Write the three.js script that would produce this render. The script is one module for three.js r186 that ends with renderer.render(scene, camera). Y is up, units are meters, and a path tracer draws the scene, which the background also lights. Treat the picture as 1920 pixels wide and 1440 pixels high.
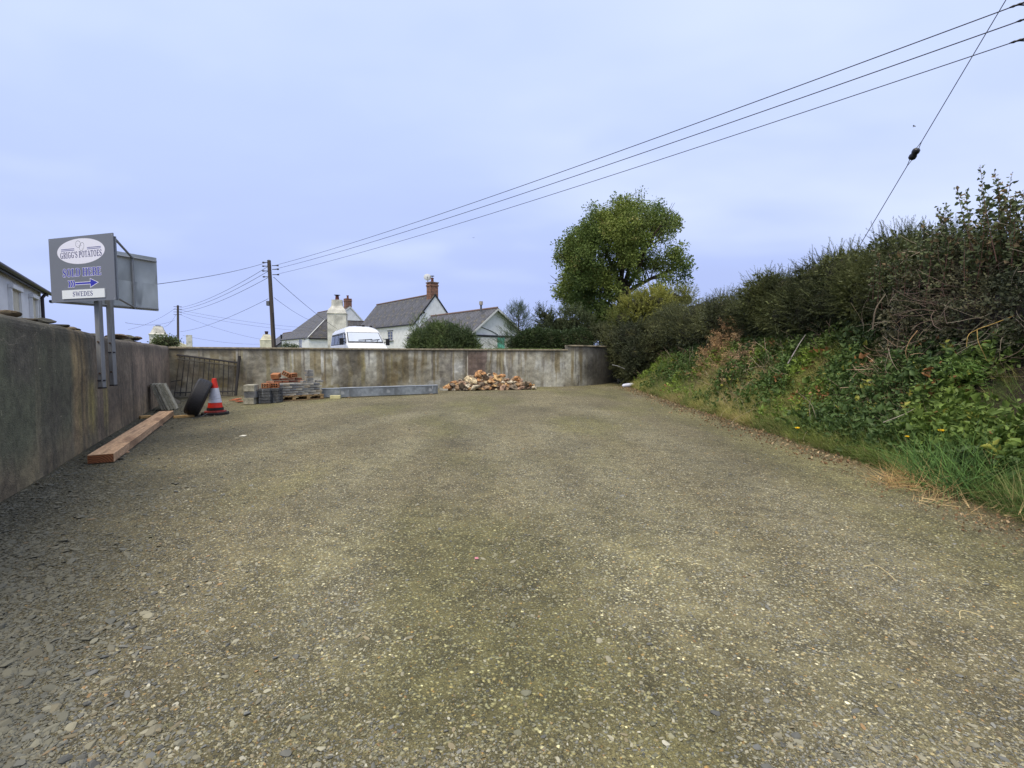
import * as THREE from 'three';
import { RoundedBoxGeometry } from 'three/addons/geometries/RoundedBoxGeometry.js';
import { mergeGeometries } from 'three/addons/utils/BufferGeometryUtils.js';

// ---------------------------------------------------------------- camera, sky, sun, exposure
const scene = new THREE.Scene();
const EYE = 1.3, FOCAL = 900, PITCH = Math.atan(52 / 900);
const camera = new THREE.PerspectiveCamera(2 * Math.atan(720 / FOCAL) * 180 / Math.PI, 4 / 3, 0.05, 3000);
camera.position.set(0, EYE, 0);
camera.rotation.x = -PITCH;

const renderer = new THREE.WebGLRenderer({ antialias: true });
renderer.toneMapping = THREE.LinearToneMapping;
renderer.toneMappingExposure = 1.12;
renderer.shadowMap.enabled = true;

// ---------------------------------------------------------------- random numbers and noise
function rng(seed) { let a = seed >>> 0; return () => { a = (a + 0x6d2b79f5) | 0; let t = Math.imul(a ^ (a >>> 15), 1 | a); t = (t + Math.imul(t ^ (t >>> 7), 61 | t)) ^ t; return ((t ^ (t >>> 14)) >>> 0) / 4294967296; }; }
const LAT = new Float32Array(65536); { const r = rng(7); for (let i = 0; i < 65536; i++) LAT[i] = r(); }
const sm = (t) => t * t * (3 - 2 * t), clamp = (x, a = 0, b = 1) => Math.min(b, Math.max(a, x)), lerp = (a, b, t) => a + (b - a) * t;
const step = (a, b, x) => sm(clamp((x - a) / (b - a)));
function vn(x, y, per = 256) {
  const xi = Math.floor(x), yi = Math.floor(y), fx = sm(x - xi), fy = sm(y - yi);
  const x0 = ((xi % per) + per) % per, x1 = (x0 + 1) % per, y0 = ((yi % per) + per) % per, y1 = (y0 + 1) % per;
  return lerp(lerp(LAT[y0 * 256 + x0], LAT[y0 * 256 + x1], fx), lerp(LAT[y1 * 256 + x0], LAT[y1 * 256 + x1], fx), fy);
}
function fbm(x, y, oct = 4, per = 256) { let s = 0, a = 0.5, n = 0; for (let i = 0; i < oct; i++) { s += a * vn(x + i * 17, y + i * 31, per); n += a; a *= 0.5; x *= 2; y *= 2; per = Math.min(256, per * 2); } return s / n; }
const mix3 = (a, b, t) => [lerp(a[0], b[0], t), lerp(a[1], b[1], t), lerp(a[2], b[2], t)];

// ---------------------------------------------------------------- sky: thin even overcast, faintly blue, paler overhead
{
  const W = 1024, H = 512, d = new Float32Array(W * H * 4);
  for (let j = 0; j < H; j++) for (let i = 0; i < W; i++) {
    const el = ((j + 0.5) / H - 0.5) * Math.PI, up = Math.sin(el), az = (i + 0.5) / W * 2 * Math.PI;
    const k = 1 / (Math.max(up, 0) + 0.12);
    const X = Math.cos(az) * Math.cos(el) * k, Z = Math.sin(az) * Math.cos(el) * k;
    const big = fbm(X * 0.3 + 40, Z * 0.42 + 90, 3), c = fbm(X * 0.8 + 14 + big, Z * 1.3 + 30, 5), c2 = fbm(X * 2.1 + 10 + c * 1.5, Z * 3.4 + 20, 4);
    const fade = up > 0 ? step(0.01, 0.16, up) : 0, cloud = clamp(((big - 0.5) * 2.6 + (c - 0.5) * 1.7 + (c2 - 0.5) * 0.7) * fade, -1, 1);
    let col = mix3([0.45, 0.545, 0.92], [0.54, 0.655, 1.0], step(-0.02, 0.5, up));
    const west = 0.5 - 0.5 * Math.cos(az) * Math.cos(el);       // paler towards the left of the view
    col = mix3(col, [0.67, 0.755, 0.985], clamp(0.16 + 0.42 * west + 0.75 * cloud) * step(0.02, 0.3, up));
    const zen = step(0.52, 1.0, up); col = mix3(col, [0.98, 0.97, 0.97], zen);
    const m = 1.0 * (1 + cloud * 0.075) * (1 + 0.3 * zen);
    if (up < 0) col = mix3(col, [0.2, 0.2, 0.15], step(0, -0.1, up));
    const o = (j * W + i) * 4; d[o] = col[0] * m; d[o + 1] = col[1] * m; d[o + 2] = col[2] * m; d[o + 3] = 1;
  }
  const t = new THREE.DataTexture(d, W, H, THREE.RGBAFormat, THREE.FloatType);
  t.mapping = THREE.EquirectangularReflectionMapping; t.magFilter = THREE.LinearFilter; t.minFilter = THREE.LinearFilter; t.needsUpdate = true;
  scene.background = t; scene.environment = t;
}
const sun = new THREE.DirectionalLight(new THREE.Color(1, 0.89, 0.7), 2.3);
sun.position.set(-8, 31, 6); sun.target.position.set(0, 0, -10);
sun.castShadow = true; sun.shadow.radius = 60;
Object.assign(sun.shadow.camera, { left: -60, right: 60, top: 60, bottom: -60, near: 1, far: 200 });
sun.shadow.mapSize.set(2048, 2048);
scene.add(sun, sun.target);

// ---------------------------------------------------------------- helpers
const taken = {};
function numbered(n) { const k = taken[n] = (taken[n] ?? -1) + 1; return k ? n + '_' + String(k).padStart(3, '0') : n; }
const cp = Math.cos(-PITCH), sp = Math.sin(-PITCH);
function ray(u, v) { const x = (u - 960) / FOCAL, y = (720 - v) / FOCAL; return [x, y * cp + sp, y * sp - cp]; }
function ground(u, v, y = 0) { const r = ray(u, v), t = (y - EYE) / r[1]; return new THREE.Vector3(r[0] * t, y, r[2] * t); }   // a spot seen on level ground
function at(u, v, depth) { const r = ray(u, v), t = depth / -r[2]; return new THREE.Vector3(r[0] * t, EYE + r[1] * t, -depth); }
const V = (x, y, z) => new THREE.Vector3(x, y, z);
// yard frame: the two concrete walls meet at CORNER; s runs along the back wall, d comes out of it along the side wall
const CORNER = V(-10.68, 0, -14.97), TH = Math.atan2(0.4945, 0.869), BX = V(Math.cos(TH), 0, -Math.sin(TH)), AX = V(Math.sin(TH), 0, Math.cos(TH));
const yard = (s, d, y = 0) => CORNER.clone().addScaledVector(BX, s).addScaledVector(AX, d).setY(y);

function thing(name, label, category, pos = V(0, 0, 0), turn = 0, group) {
  const o = new THREE.Group(); o.name = numbered(name); o.position.copy(pos); o.rotation.y = turn; o.userData = { label, category };
  if (group) o.userData.group = group;
  scene.add(o); return o;
}
function part(parent, name, geo, mat, kind, label) {
  const g = Array.isArray(geo) ? merge(geo) : geo, m = new THREE.Mesh(g, mat); m.name = numbered(name); m.castShadow = m.receiveShadow = true;
  if (kind) m.userData.kind = kind; if (label) m.userData.label = label;
  parent.add(m); return m;
}
function solo(name, geo, mat, label, category, pos = V(0, 0, 0), turn = 0, group) {
  const m = part(scene, name, geo, mat); m.position.copy(pos); m.rotation.y = turn; m.userData = { label, category }; if (group) m.userData.group = group; return m;
}
function ground_(name, geo, mat) { const m = part(scene, name, geo, mat); m.userData = { kind: 'structure' }; return m; }
function merge(list) {
  const gs = list.map((g) => { const n = g.index ? g.toNonIndexed() : g; for (const k of Object.keys(n.attributes)) if (!['position', 'normal', 'uv', 'color'].includes(k)) n.deleteAttribute(k); return n; });
  const col = gs.some((g) => g.attributes.color);
  for (const g of gs) { const n = g.attributes.position.count; if (!g.attributes.uv) g.setAttribute('uv', new THREE.BufferAttribute(new Float32Array(n * 2), 2)); if (!col) g.deleteAttribute('color'); }
  return mergeGeometries(gs);
}
// uv in metres from the dominant axis of each face
function muv(g0, k = 1, ou = 0, ov = 0) {
  const g = g0.index ? g0.toNonIndexed() : g0, p = g.attributes.position, n = g.attributes.normal, uv = new Float32Array(p.count * 2);
  for (let i = 0; i < p.count; i++) {
    const ax = Math.abs(n.getX(i)), ay = Math.abs(n.getY(i)), az = Math.abs(n.getZ(i)), x = p.getX(i), y = p.getY(i), z = p.getZ(i);
    const [u, v] = ay > ax && ay > az ? [z, x] : ax > az ? [z, y] : [x, y];
    uv[2 * i] = u * k + ou; uv[2 * i + 1] = v * k + ov;
  }
  g.setAttribute('uv', new THREE.BufferAttribute(uv, 2)); return g;
}
function box(w, h, d, x = 0, y = 0, z = 0, r = 0.004, k = 1) { const g = r > 0 ? new RoundedBoxGeometry(w, h, d, 1, Math.min(r, w / 2.1, h / 2.1, d / 2.1)) : new THREE.BoxGeometry(w, h, d); g.translate(x, y, z); return muv(g, k, w * 3.7, h * 5.1); }
function tube(a, b, r, seg = 8) { const d = b.clone().sub(a), g = new THREE.CylinderGeometry(r, r, d.length(), seg); g.applyQuaternion(new THREE.Quaternion().setFromUnitVectors(V(0, 1, 0), d.clone().normalize())); g.translate((a.x + b.x) / 2, (a.y + b.y) / 2, (a.z + b.z) / 2); return g; }
function bar(a, b, w, h) { // square bar between two points
  const d = b.clone().sub(a), g = new RoundedBoxGeometry(w, d.length(), h, 1, Math.min(w, h) * 0.12); g.applyQuaternion(new THREE.Quaternion().setFromUnitVectors(V(0, 1, 0), d.clone().normalize())); g.translate((a.x + b.x) / 2, (a.y + b.y) / 2, (a.z + b.z) / 2); return g;
}
function quad(a, b, c, d, w, h) { // counter-clockwise corners, uv in metres
  const g = new THREE.BufferGeometry(); g.setAttribute('position', new THREE.Float32BufferAttribute([...a.toArray(), ...b.toArray(), ...c.toArray(), ...d.toArray()], 3));
  g.setAttribute('uv', new THREE.Float32BufferAttribute([0, 0, w, 0, w, h, 0, h], 2)); g.setIndex([0, 1, 2, 0, 2, 3]); g.computeVertexNormals(); return g;
}
function prism(pts, depth, bevel = 0) { // outline in x, y extruded along +z
  const s = new THREE.Shape(pts.map((p) => new THREE.Vector2(p[0], p[1])));
  return muv(new THREE.ExtrudeGeometry(s, { depth, bevelEnabled: bevel > 0, bevelSize: bevel, bevelThickness: bevel, bevelSegments: 1, bevelOffset: -bevel }));
}
// slab: a four-cornered plate with thickness along its normal (downwards from the given face)
function slab(a, b, c, d, t, k = 1) {
  const n = b.clone().sub(a).cross(d.clone().sub(a)).normalize(), lo = [a, b, c, d].map((p) => p.clone().addScaledVector(n, -t));
  const W = a.distanceTo(b), H = a.distanceTo(d);
  const f = [quad(a, b, c, d, W * k, H * k), quad(lo[3], lo[2], lo[1], lo[0], W * k, H * k)];
  const P = [a, b, c, d];
  for (let i = 0; i < 4; i++) { const j = (i + 1) % 4; f.push(quad(lo[i], lo[j], P[j], P[i], P[i].distanceTo(P[j]) * k, t * k)); }
  return merge(f);
}

// ---------------------------------------------------------------- textures
function tex(w, h, fn, srgb = true, wrap = true) {
  const d = new Uint8Array(w * h * 4);
  for (let j = 0; j < h; j++) for (let i = 0; i < w; i++) { const c = fn(i / w, j / h, i, j), o = (j * w + i) * 4; if (typeof c === 'number') d[o] = d[o + 1] = d[o + 2] = clamp(c) * 255; else { d[o] = clamp(c[0], 0, 255); d[o + 1] = clamp(c[1], 0, 255); d[o + 2] = clamp(c[2], 0, 255); } d[o + 3] = 255; }
  return mk(d, w, h, srgb, wrap);
}
function mk(d, w, h, srgb, wrap = true) {
  const t = new THREE.DataTexture(d, w, h, THREE.RGBAFormat); if (srgb) t.colorSpace = THREE.SRGBColorSpace;
  t.wrapS = t.wrapT = wrap ? THREE.RepeatWrapping : THREE.ClampToEdgeWrapping; t.magFilter = THREE.LinearFilter; t.minFilter = THREE.LinearMipmapLinearFilter; t.generateMipmaps = true; t.needsUpdate = true; return t;
}
const rep = (t, x, y = x) => { const c = t.clone(); c.repeat.set(x, y); c.needsUpdate = true; return c; };
const std = (o) => new THREE.MeshStandardMaterial({ roughness: 0.9, ...o });
// grainy relief for concrete, render, stone (1 m tile)
const grainBump = tex(512, 512, (u, v) => 0.55 * fbm(u * 16, v * 16, 5, 16) + 0.3 * vn(u * 128, v * 128, 128) + (vn(u * 64 + 5, v * 64 + 9, 64) > 0.86 ? -0.3 : 0) + 0.1, false);
const grain = (r, g, b, amp = 0.16, k = 8) => tex(256, 256, (u, v) => { const n = 1 + amp * ((fbm(u * k, v * k, 4, k) - 0.5) * 2.2 + (vn(u * 64, v * 64, 64) - 0.5) * 0.8); return [r * n, g * n, b * n]; });
const greys = {}, bumpOne = rep(grainBump, 1);
function rough([r, g, b], o = {}) { const amp = o.amp ?? 0.16, k = o.k ?? 8, t = greys[amp + '/' + k] ??= grain(190, 190, 190, amp, k), L = (v) => new THREE.Color().setRGB(v / 255, 0, 0, THREE.SRGBColorSpace).r / 0.515; return std({ map: t, color: new THREE.Color().setRGB(L(r), L(g), L(b)), bumpMap: bumpOne, bumpScale: o.bump ?? 0.006, roughness: o.roughness ?? 0.92, metalness: o.metalness ?? 0 }); }

// ---------------------------------------------------------------- gravel yard
const EDGE = [[6, 3.2], [0, 3.5], [-2, 3.65], [-3.5, 3.82], [-4.9, 4.07], [-6.8, 4.14], [-11.4, 4.34], [-17.5, 4.66], [-20, 4.9], [-24, 5.3], [-40, 6]];
function edgeX(z) { for (let i = 0; i < EDGE.length - 1; i++) { const [z0, x0] = EDGE[i], [z1, x1] = EDGE[i + 1]; if (z <= z0 && z >= z1) return lerp(x0, x1, (z0 - z) / (z0 - z1)) + 0.22 * (fbm(z * 0.9 + 3, 7.7, 3) - 0.5); } return z > 6 ? 3.2 : 6; }
const wallDist = (x, z) => (x - CORNER.x) * BX.x + (z - CORNER.z) * BX.z;      // metres out from the side wall
function gravelY(x, z) { return 0.05 * (fbm(x * 0.35 + 9, z * 0.2 + 4, 3) - 0.5) * step(0.2, 1.2, wallDist(x, z)) * step(-19, -14, z); }
// 0..1 measures of how mossy, how dark and how wheel-worn the gravel is
const TRACKS = [[[390, 905], [520, 832], [700, 792], [860, 768]], [[1230, 1160], [1110, 1010], [990, 880], [900, 810], [850, 775]], [[1760, 1130], [1500, 950], [1320, 868], [1190, 800], [1090, 762]], [[640, 1180], [620, 1000], [660, 900], [760, 830]], [[1700, 1440], [1480, 1180], [1290, 1010], [1130, 880], [1010, 800]]].map((t) => t.map(([u, v]) => { const p = ground(u, v); return [p.x, p.z]; }));
function yardLook(x, z) {
  const w = wallDist(x, z);
  const band = 0.5 + 0.5 * Math.sin((x - 0.05 * z + 1.2 * fbm(x * 0.4, z * 0.14, 2)) * 2.1 + 0.6);
  let td = 9; for (const t of TRACKS) for (let i = 0; i < t.length - 1; i++) { const [ax, az] = t[i], [bx, bz] = t[i + 1], dx0 = bx - ax, dz0 = bz - az, f = clamp(((x - ax) * dx0 + (z - az) * dz0) / (dx0 * dx0 + dz0 * dz0)); td = Math.min(td, Math.hypot(x - ax - dx0 * f, z - az - dz0 * f)); }
  const track = step(0.62, 0.05, td + 0.5 * (fbm(x * 1.7 + 7, z * 0.8, 3) - 0.5)) * (0.55 + 0.6 * fbm(x * 2.4, z * 1.1 + 70, 3));
  let moss = clamp((fbm(x * 0.9 + 20, z * 0.42 + 11, 5) - 0.46) * 4 + (band - 0.5) * 0.25 + 0.1) * (0.55 + 0.6 * fbm(x * 3.1, z * 1.9 + 5, 3));
  moss *= (1 - 0.8 * track) * step(0.9, 2.6, w) * (1 - 0.65 * step(0.4, 2.2, x) * step(-6, -3, z));
  const dx = edgeX(z) - x;
  moss = Math.max(moss, 0.8 * step(1.5, 0.6, dx) * step(0.3, 0.5, fbm(x * 1.4, z * 0.6 + 40, 3)));
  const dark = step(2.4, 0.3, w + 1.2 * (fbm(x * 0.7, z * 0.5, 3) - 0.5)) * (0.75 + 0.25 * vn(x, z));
  return { w, moss, dark, track, dx };
}
function yardTint(x, z) {
  const { moss, dark, track, dx } = yardLook(x, z);
  let c = [0.98, 0.93, 0.83];
  c = mix3(c, [1.22, 1.2, 1.14], track * 0.85);
  c = mix3(c, [0.84, 0.87, 0.5], moss * 0.66);
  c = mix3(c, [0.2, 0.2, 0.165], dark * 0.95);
  c = mix3(c, [0.62, 0.52, 0.36], step(0.35, 0.0, dx) * 0.8);
  const m = 0.62 + 0.76 * fbm(x * 1.3 + 50, z * 0.7 + 60, 5);
  return [c[0] * m * 1.4, c[1] * m * 1.45, c[2] * m * 1.36];
}
const gravel = (() => { // rasterised stones: colour and height of a 2.6 m tile
  const N = 2048, col = new Uint8Array(N * N * 4), ht = new Float32Array(N * N), r = rng(11);
  for (let j = 0; j < N; j++) for (let i = 0; i < N; i++) {
    const n = fbm(i / N * 24, j / N * 24, 4, 24), g = vn(i / 3.1, j / 3.1, 256), o = (j * N + i) * 4, k = 0.5 + 0.5 * n + 0.4 * (g - 0.5);
    col[o] = 108 * k; col[o + 1] = 101 * k; col[o + 2] = 78 * k; col[o + 3] = 255; ht[j * N + i] = 0.12 + 0.12 * g + 0.1 * n;
  }
  const pal = [[150, 142, 118], [132, 126, 108], [146, 140, 120], [124, 121, 112], [114, 112, 108], [140, 128, 100], [96, 94, 88], [150, 144, 124], [128, 122, 96], [138, 134, 120], [112, 104, 84]];
  for (let s = 0; s < 110000; s++) {
    const R = 1.5 + 7.5 * Math.pow(r(), 4.2), asp = 0.55 + 0.45 * r(), th = r() * Math.PI, c0 = Math.cos(th), s0 = Math.sin(th), cx = r() * N, cy = r() * N, q = r();
    const c = q < 0.02 ? [196, 188, 166] : q < 0.042 ? [150, 124, 88] : pal[(r() * pal.length) | 0], br = 0.66 + 0.46 * r(), pw = 1.6 + 1.6 * r(), top = 0.28 + R * 0.045 + 0.08 * r(), tx = (r() - 0.5) * 0.25, ty = (r() - 0.5) * 0.25, K = 5 + ((r() * 3) | 0), ns = []; for (let k = 0; k < K; k++) { const an = (k + 0.75 * r()) / K * 6.2832; ns.push(Math.cos(an), Math.sin(an), 0.62 + 0.38 * r()); }
    const B = Math.ceil(R * 1.2);
    for (let y = -B; y <= B; y++) for (let x = -B; x <= B; x++) {
      const a = (x * c0 + y * s0) / R, b = (-x * s0 + y * c0) / (R * asp), lim = 1; if (a * a + b * b > 1.3) continue; let e = 0; for (let k = 0; k < ns.length; k += 3) e = Math.max(e, (a * ns[k] + b * ns[k + 1]) / ns[k + 2]);
      if (e > lim) continue;
      const h = top * (1 - 0.6 * Math.pow(e, 3.5)) + tx * a + ty * b, X = (Math.floor(cx + x) + N) % N, Y = (Math.floor(cy + y) + N) % N, k = Y * N + X;
      if (h < ht[k]) continue;
      ht[k] = h; const n = br * (0.9 + 0.2 * LAT[(k * 7 + s) & 65535]), o = k * 4; col[o] = Math.min(255, c[0] * n); col[o + 1] = Math.min(255, c[1] * n); col[o + 2] = Math.min(255, c[2] * n);
    }
  }
  const hb = new Uint8Array(N * N * 4); for (let i = 0; i < N * N; i++) { const v = clamp(ht[i]) * 255; hb[4 * i] = hb[4 * i + 1] = hb[4 * i + 2] = v; hb[4 * i + 3] = 255; }
  return { map: mk(col, N, N, true), bump: mk(hb, N, N, false) };
})();
function sheet(x0, x1, z0, z1, sx, sz, yf, tint, tile) {
  const nx = Math.round((x1 - x0) / sx), nz = Math.round((z1 - z0) / sz), P = [], C = [], U = [], I = [];
  for (let j = 0; j <= nz; j++) for (let i = 0; i <= nx; i++) { const x = lerp(x0, x1, i / nx), z = lerp(z0, z1, j / nz); P.push(x, yf(x, z), z); C.push(...tint(x, z)); U.push(x / tile, z / tile); }
  for (let j = 0; j < nz; j++) for (let i = 0; i < nx; i++) { const a = j * (nx + 1) + i; I.push(a, a + nx + 1, a + 1, a + 1, a + nx + 1, a + nx + 2); }
  const g = new THREE.BufferGeometry(); g.setAttribute('position', new THREE.Float32BufferAttribute(P, 3)); g.setAttribute('color', new THREE.Float32BufferAttribute(C, 3)); g.setAttribute('uv', new THREE.Float32BufferAttribute(U, 2)); g.setIndex(I); g.computeVertexNormals(); return g;
}
ground_('gravel_yard', sheet(-13, 7.5, -26, 4, 0.1, 0.1, gravelY, yardTint, 2.6), std({ map: gravel.map, bumpMap: gravel.bump, bumpScale: 0.016, vertexColors: true, roughness: 0.95 }));
{ // the land around, out to the horizon
  const g = new THREE.CircleGeometry(1500, 64); g.rotateX(-Math.PI / 2); g.translate(0, -0.12, 0); muv(g, 0.2);
  ground_('ground', g, std({ map: tex(512, 512, (u, v) => { const n = fbm(u * 12, v * 12, 5, 12); return [70 + 50 * n, 82 + 46 * n, 44 + 26 * n]; }), roughness: 1 }));
}
function stoneGeo(seed, detail, flat) { // a broken, slightly flattened lump
  const g = new THREE.IcosahedronGeometry(1, detail), p = g.attributes.position, r = rng(seed), cuts = [];
  for (let i = 0; i < 9; i++) { const n = V(r() - 0.5, (r() - 0.5) * 1.2, r() - 0.5).normalize(); cuts.push([n, 0.42 + 0.36 * r()]); }
  const sx = 0.8 + 0.4 * r(), sz = 0.65 + 0.4 * r(), v = V(0, 0, 0);
  for (let i = 0; i < p.count; i++) { v.fromBufferAttribute(p, i); for (const [n, d] of cuts) { const e = v.dot(n) - d; if (e > 0) v.addScaledVector(n, -e * 0.95); } p.setXYZ(i, v.x * sx, v.y * flat, v.z * sz); }
  g.computeVertexNormals(); g.deleteAttribute('uv'); return muv(g, 1);
}
const M4 = new THREE.Matrix4(), Q = new THREE.Quaternion(), EU = new THREE.Euler();
function instanced(parent, name, geo, mat, list, kind = 'stuff') { // list of [pos, quaternion, scale vector, colour]
  const m = new THREE.InstancedMesh(geo, mat, list.length); m.name = numbered(name); m.castShadow = m.receiveShadow = true; m.userData.kind = kind;
  const c = new THREE.Color();
  list.forEach(([p, q, s, col], i) => { m.setMatrixAt(i, M4.compose(p, q, s)); m.setColorAt(i, c.setRGB(...col)); });
  parent.add(m); return m;
}
{ // loose chippings lying on the yard
  const r = rng(23), kinds = [0, 1, 2, 3, 4, 5].map((i) => stoneGeo(100 + i, 1, [0.5, 0.42, 0.6, 0.3, 0.36, 0.5][i])), lists = kinds.map(() => []);
  const pal = [[0.25, 0.225, 0.165], [0.21, 0.195, 0.15], [0.28, 0.255, 0.19], [0.185, 0.18, 0.165], [0.155, 0.155, 0.15], [0.23, 0.19, 0.125], [0.13, 0.128, 0.12], [0.31, 0.285, 0.215]];
  for (let n = 0; n < 900000; n++) {
    const z = -1.1 - 13.5 * Math.pow(r(), 2.1), half = 1.12 * -z + 0.7, x = (r() * 2 - 1) * half, dep = -z;
    const { w, moss, dark, dx } = yardLook(x, z);
    if (w < 0.03 || dx < 0.05) continue;
    const cl = fbm(x * 2.2 + 31, z * 2.2 + 8, 3);
    if (r() > (0.02 + 0.5 * cl * cl * 2 + 0.6 * dark) * (1 - 0.45 * moss)) continue;
    let R = 0.0018 + 0.0062 * Math.pow(r(), 3.0) + (r() < 0.014 ? 0.004 + 0.01 * r() : 0);
    R *= 1 + 1.2 * dark + 0.18 * Math.max(0, dep - 4) / 4;
    if (R < 0.0008 * dep) continue;
    const q = r(); let c = q < 0.012 ? [0.44, 0.41, 0.34] : q < 0.034 ? [0.32, 0.2, 0.1] : pal[(r() * pal.length) | 0];
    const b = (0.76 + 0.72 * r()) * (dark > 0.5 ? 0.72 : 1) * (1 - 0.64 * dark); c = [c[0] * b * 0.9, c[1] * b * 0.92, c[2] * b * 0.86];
    if (r() < moss * 0.6) c = mix3(c, [0.17, 0.165, 0.07], 0.45);
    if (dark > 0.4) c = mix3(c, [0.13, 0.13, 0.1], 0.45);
    const k = dark > 0.5 ? (r() < 0.7 ? 3 + ((r() * 2) | 0) : (r() * 6) | 0) : (r() * 6) | 0;
    Q.setFromEuler(EU.set((r() - 0.5) * 0.7, r() * 6.28, (r() - 0.5) * 0.7));
    lists[k].push([V(x, gravelY(x, z) + R * 0.12, z), Q.clone(), V(R * (0.8 + 0.6 * r()), R, R * (0.8 + 0.5 * r())), c]);
  }
  const o = new THREE.Group(); o.name = 'gravel_stones'; o.userData = { kind: 'stuff', label: 'loose grey and tan chippings strewn over the gravel yard', category: 'gravel' }; scene.add(o);
  const m = std({ roughness: 0.9, color: 0xffffff });
  lists.forEach((l, i) => instanced(o, 'chippings', kinds[i], m, l));
}

// ---------------------------------------------------------------- concrete walls
// sweep a cross-section (d outwards from the face, y) along a ground path; uv = metres along, height
function sweep(path, profile, L0 = 0, H = 1) {
  const n = path.length, P = [], U = [], I = [], dirs = path.map((p, i) => { const q = path[Math.min(n - 1, i + 1)].clone().sub(path[Math.max(0, i - 1)]).normalize(); return V(-q.z, 0, q.x); });
  let s = 0;
  path.forEach((p, i) => { if (i) s += p.distanceTo(path[i - 1]); for (const [d, y] of profile) { const w = p.clone().addScaledVector(dirs[i], d); P.push(w.x, y, w.z); U.push((s + (d < 0 ? d : 0)) / L0, y / H); } });
  const m = profile.length;
  for (let i = 0; i < n - 1; i++) for (let j = 0; j < m - 1; j++) { const a = i * m + j, b = a + m; I.push(a, b, a + 1, b, b + 1, a + 1); }
  for (const e of [0, n - 1]) for (let j = 1; j < m - 1; j++) I.push(...(e ? [e * m, e * m + j + 1, e * m + j] : [0, j, j + 1]));
  let g = new THREE.BufferGeometry(); g.setAttribute('position', new THREE.Float32BufferAttribute(P, 3)); g.setAttribute('uv', new THREE.Float32BufferAttribute(U, 2)); g.setIndex(I);
  g = g.toNonIndexed(); g.computeVertexNormals(); return g;
}
const smoothPath = (pts, n) => new THREE.CatmullRomCurve3(pts, false, 'centripetal').getSpacedPoints(n);
const LWALL = 15.6, LH = 1.62;
const leftTex = tex(2048, 512, (u, v) => { // u along from the corner towards the camera, v up
  const t = u * LWALL, y = v * 1.7, hn = fbm(t * 1.6, y * 1.6, 5), fine = fbm(t * 14, y * 14, 4), streak = fbm(t * 5 + 3, y * 0.35 + 2, 4), st2 = fbm(t * 11 + 8, y * 0.22 + 5, 3);
  const grey = [88, 86, 78], green = [76, 79, 66], tan = [132, 116, 88], plum = [110, 98, 88];
  let c = mix3(grey, green, step(0.35, 0.65, hn));
  const wob = 0.35 * (fbm(y * 1.4 + 3, t * 0.6, 3) - 0.5);
  c = mix3(c, [66, 66, 58], 0.7 * step(11.6, 10.6, t + wob) * step(10.1, 10.5, t + wob) * step(0.35, 0.7, y));
  c = mix3(c, tan, 0.85 * step(10.45, 10.2, t + wob * 0.7) * step(9.45, 9.7, t + wob * 0.6));
  c = mix3(c, plum, step(9.6, 8.9, t + wob));
  c = mix3(c, [82, 76, 68], 0.75 * step(9.3, 8.6, t + wob) * step(5.2, 7.2, t));
  const drip = Math.max(step(0.28, 0.02, Math.abs(t - 9.42 + wob * 0.3)), step(0.22, 0.02, Math.abs(t - 8.62 + wob * 0.3)));
  c = mix3(c, [136, 126, 74], 0.75 * drip * step(1.1, 0.75, y) * step(0.02, 0.25, y));
  c = mix3(c, [122, 116, 72], 0.55 * step(0.4, 0.7, streak) * step(10.4, 10.0, t) * step(8.2, 8.8, t) * step(1.0, 0.5, y));
  c = mix3(c, [118, 104, 84], 0.6 * step(0.55, 0.1, y + 0.5 * (fbm(t * 1.2, 3.3, 3) - 0.5)) * step(0.5, 2, t));
  c = mix3(c, [58, 55, 50], 0.55 * step(1.2, 1.62, y + 0.4 * (streak - 0.5)));
  c = mix3(c, [64, 62, 54], 0.45 * step(0.5, 0.72, st2));
  c = mix3(c, [132, 122, 104], 0.4 * step(0.58, 0.8, streak));
  const k = 0.62 + 0.62 * hn + 0.4 * (fine - 0.5) + (vn(t * 55, y * 55) - 0.5) * 0.16;
  const crack = Math.abs(y - 1.4 + 0.16 * (t - 12) - 0.16 * (fbm(t * 5, 1, 4) - 0.5)) < 0.006 && t > 11 && t < 13.2 && vn(t * 9, 3) > 0.4;
  const fleck = vn(t * 26 + 3, y * 26 + 1) > 0.975 || vn(t * 60, y * 60 + 7) > 0.988; if (vn(t * 34 + 9, y * 30 + 5) > 0.965) c = mix3(c, [44, 42, 36], 0.5);
  if (fleck || crack) return crack ? [118 * k, 112 * k, 96 * k] : [160 * k, 154 * k, 130 * k];
  return [c[0] * k * 1.2, c[1] * k * 1.18, c[2] * k * 1.12];
}, true, false);
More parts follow.
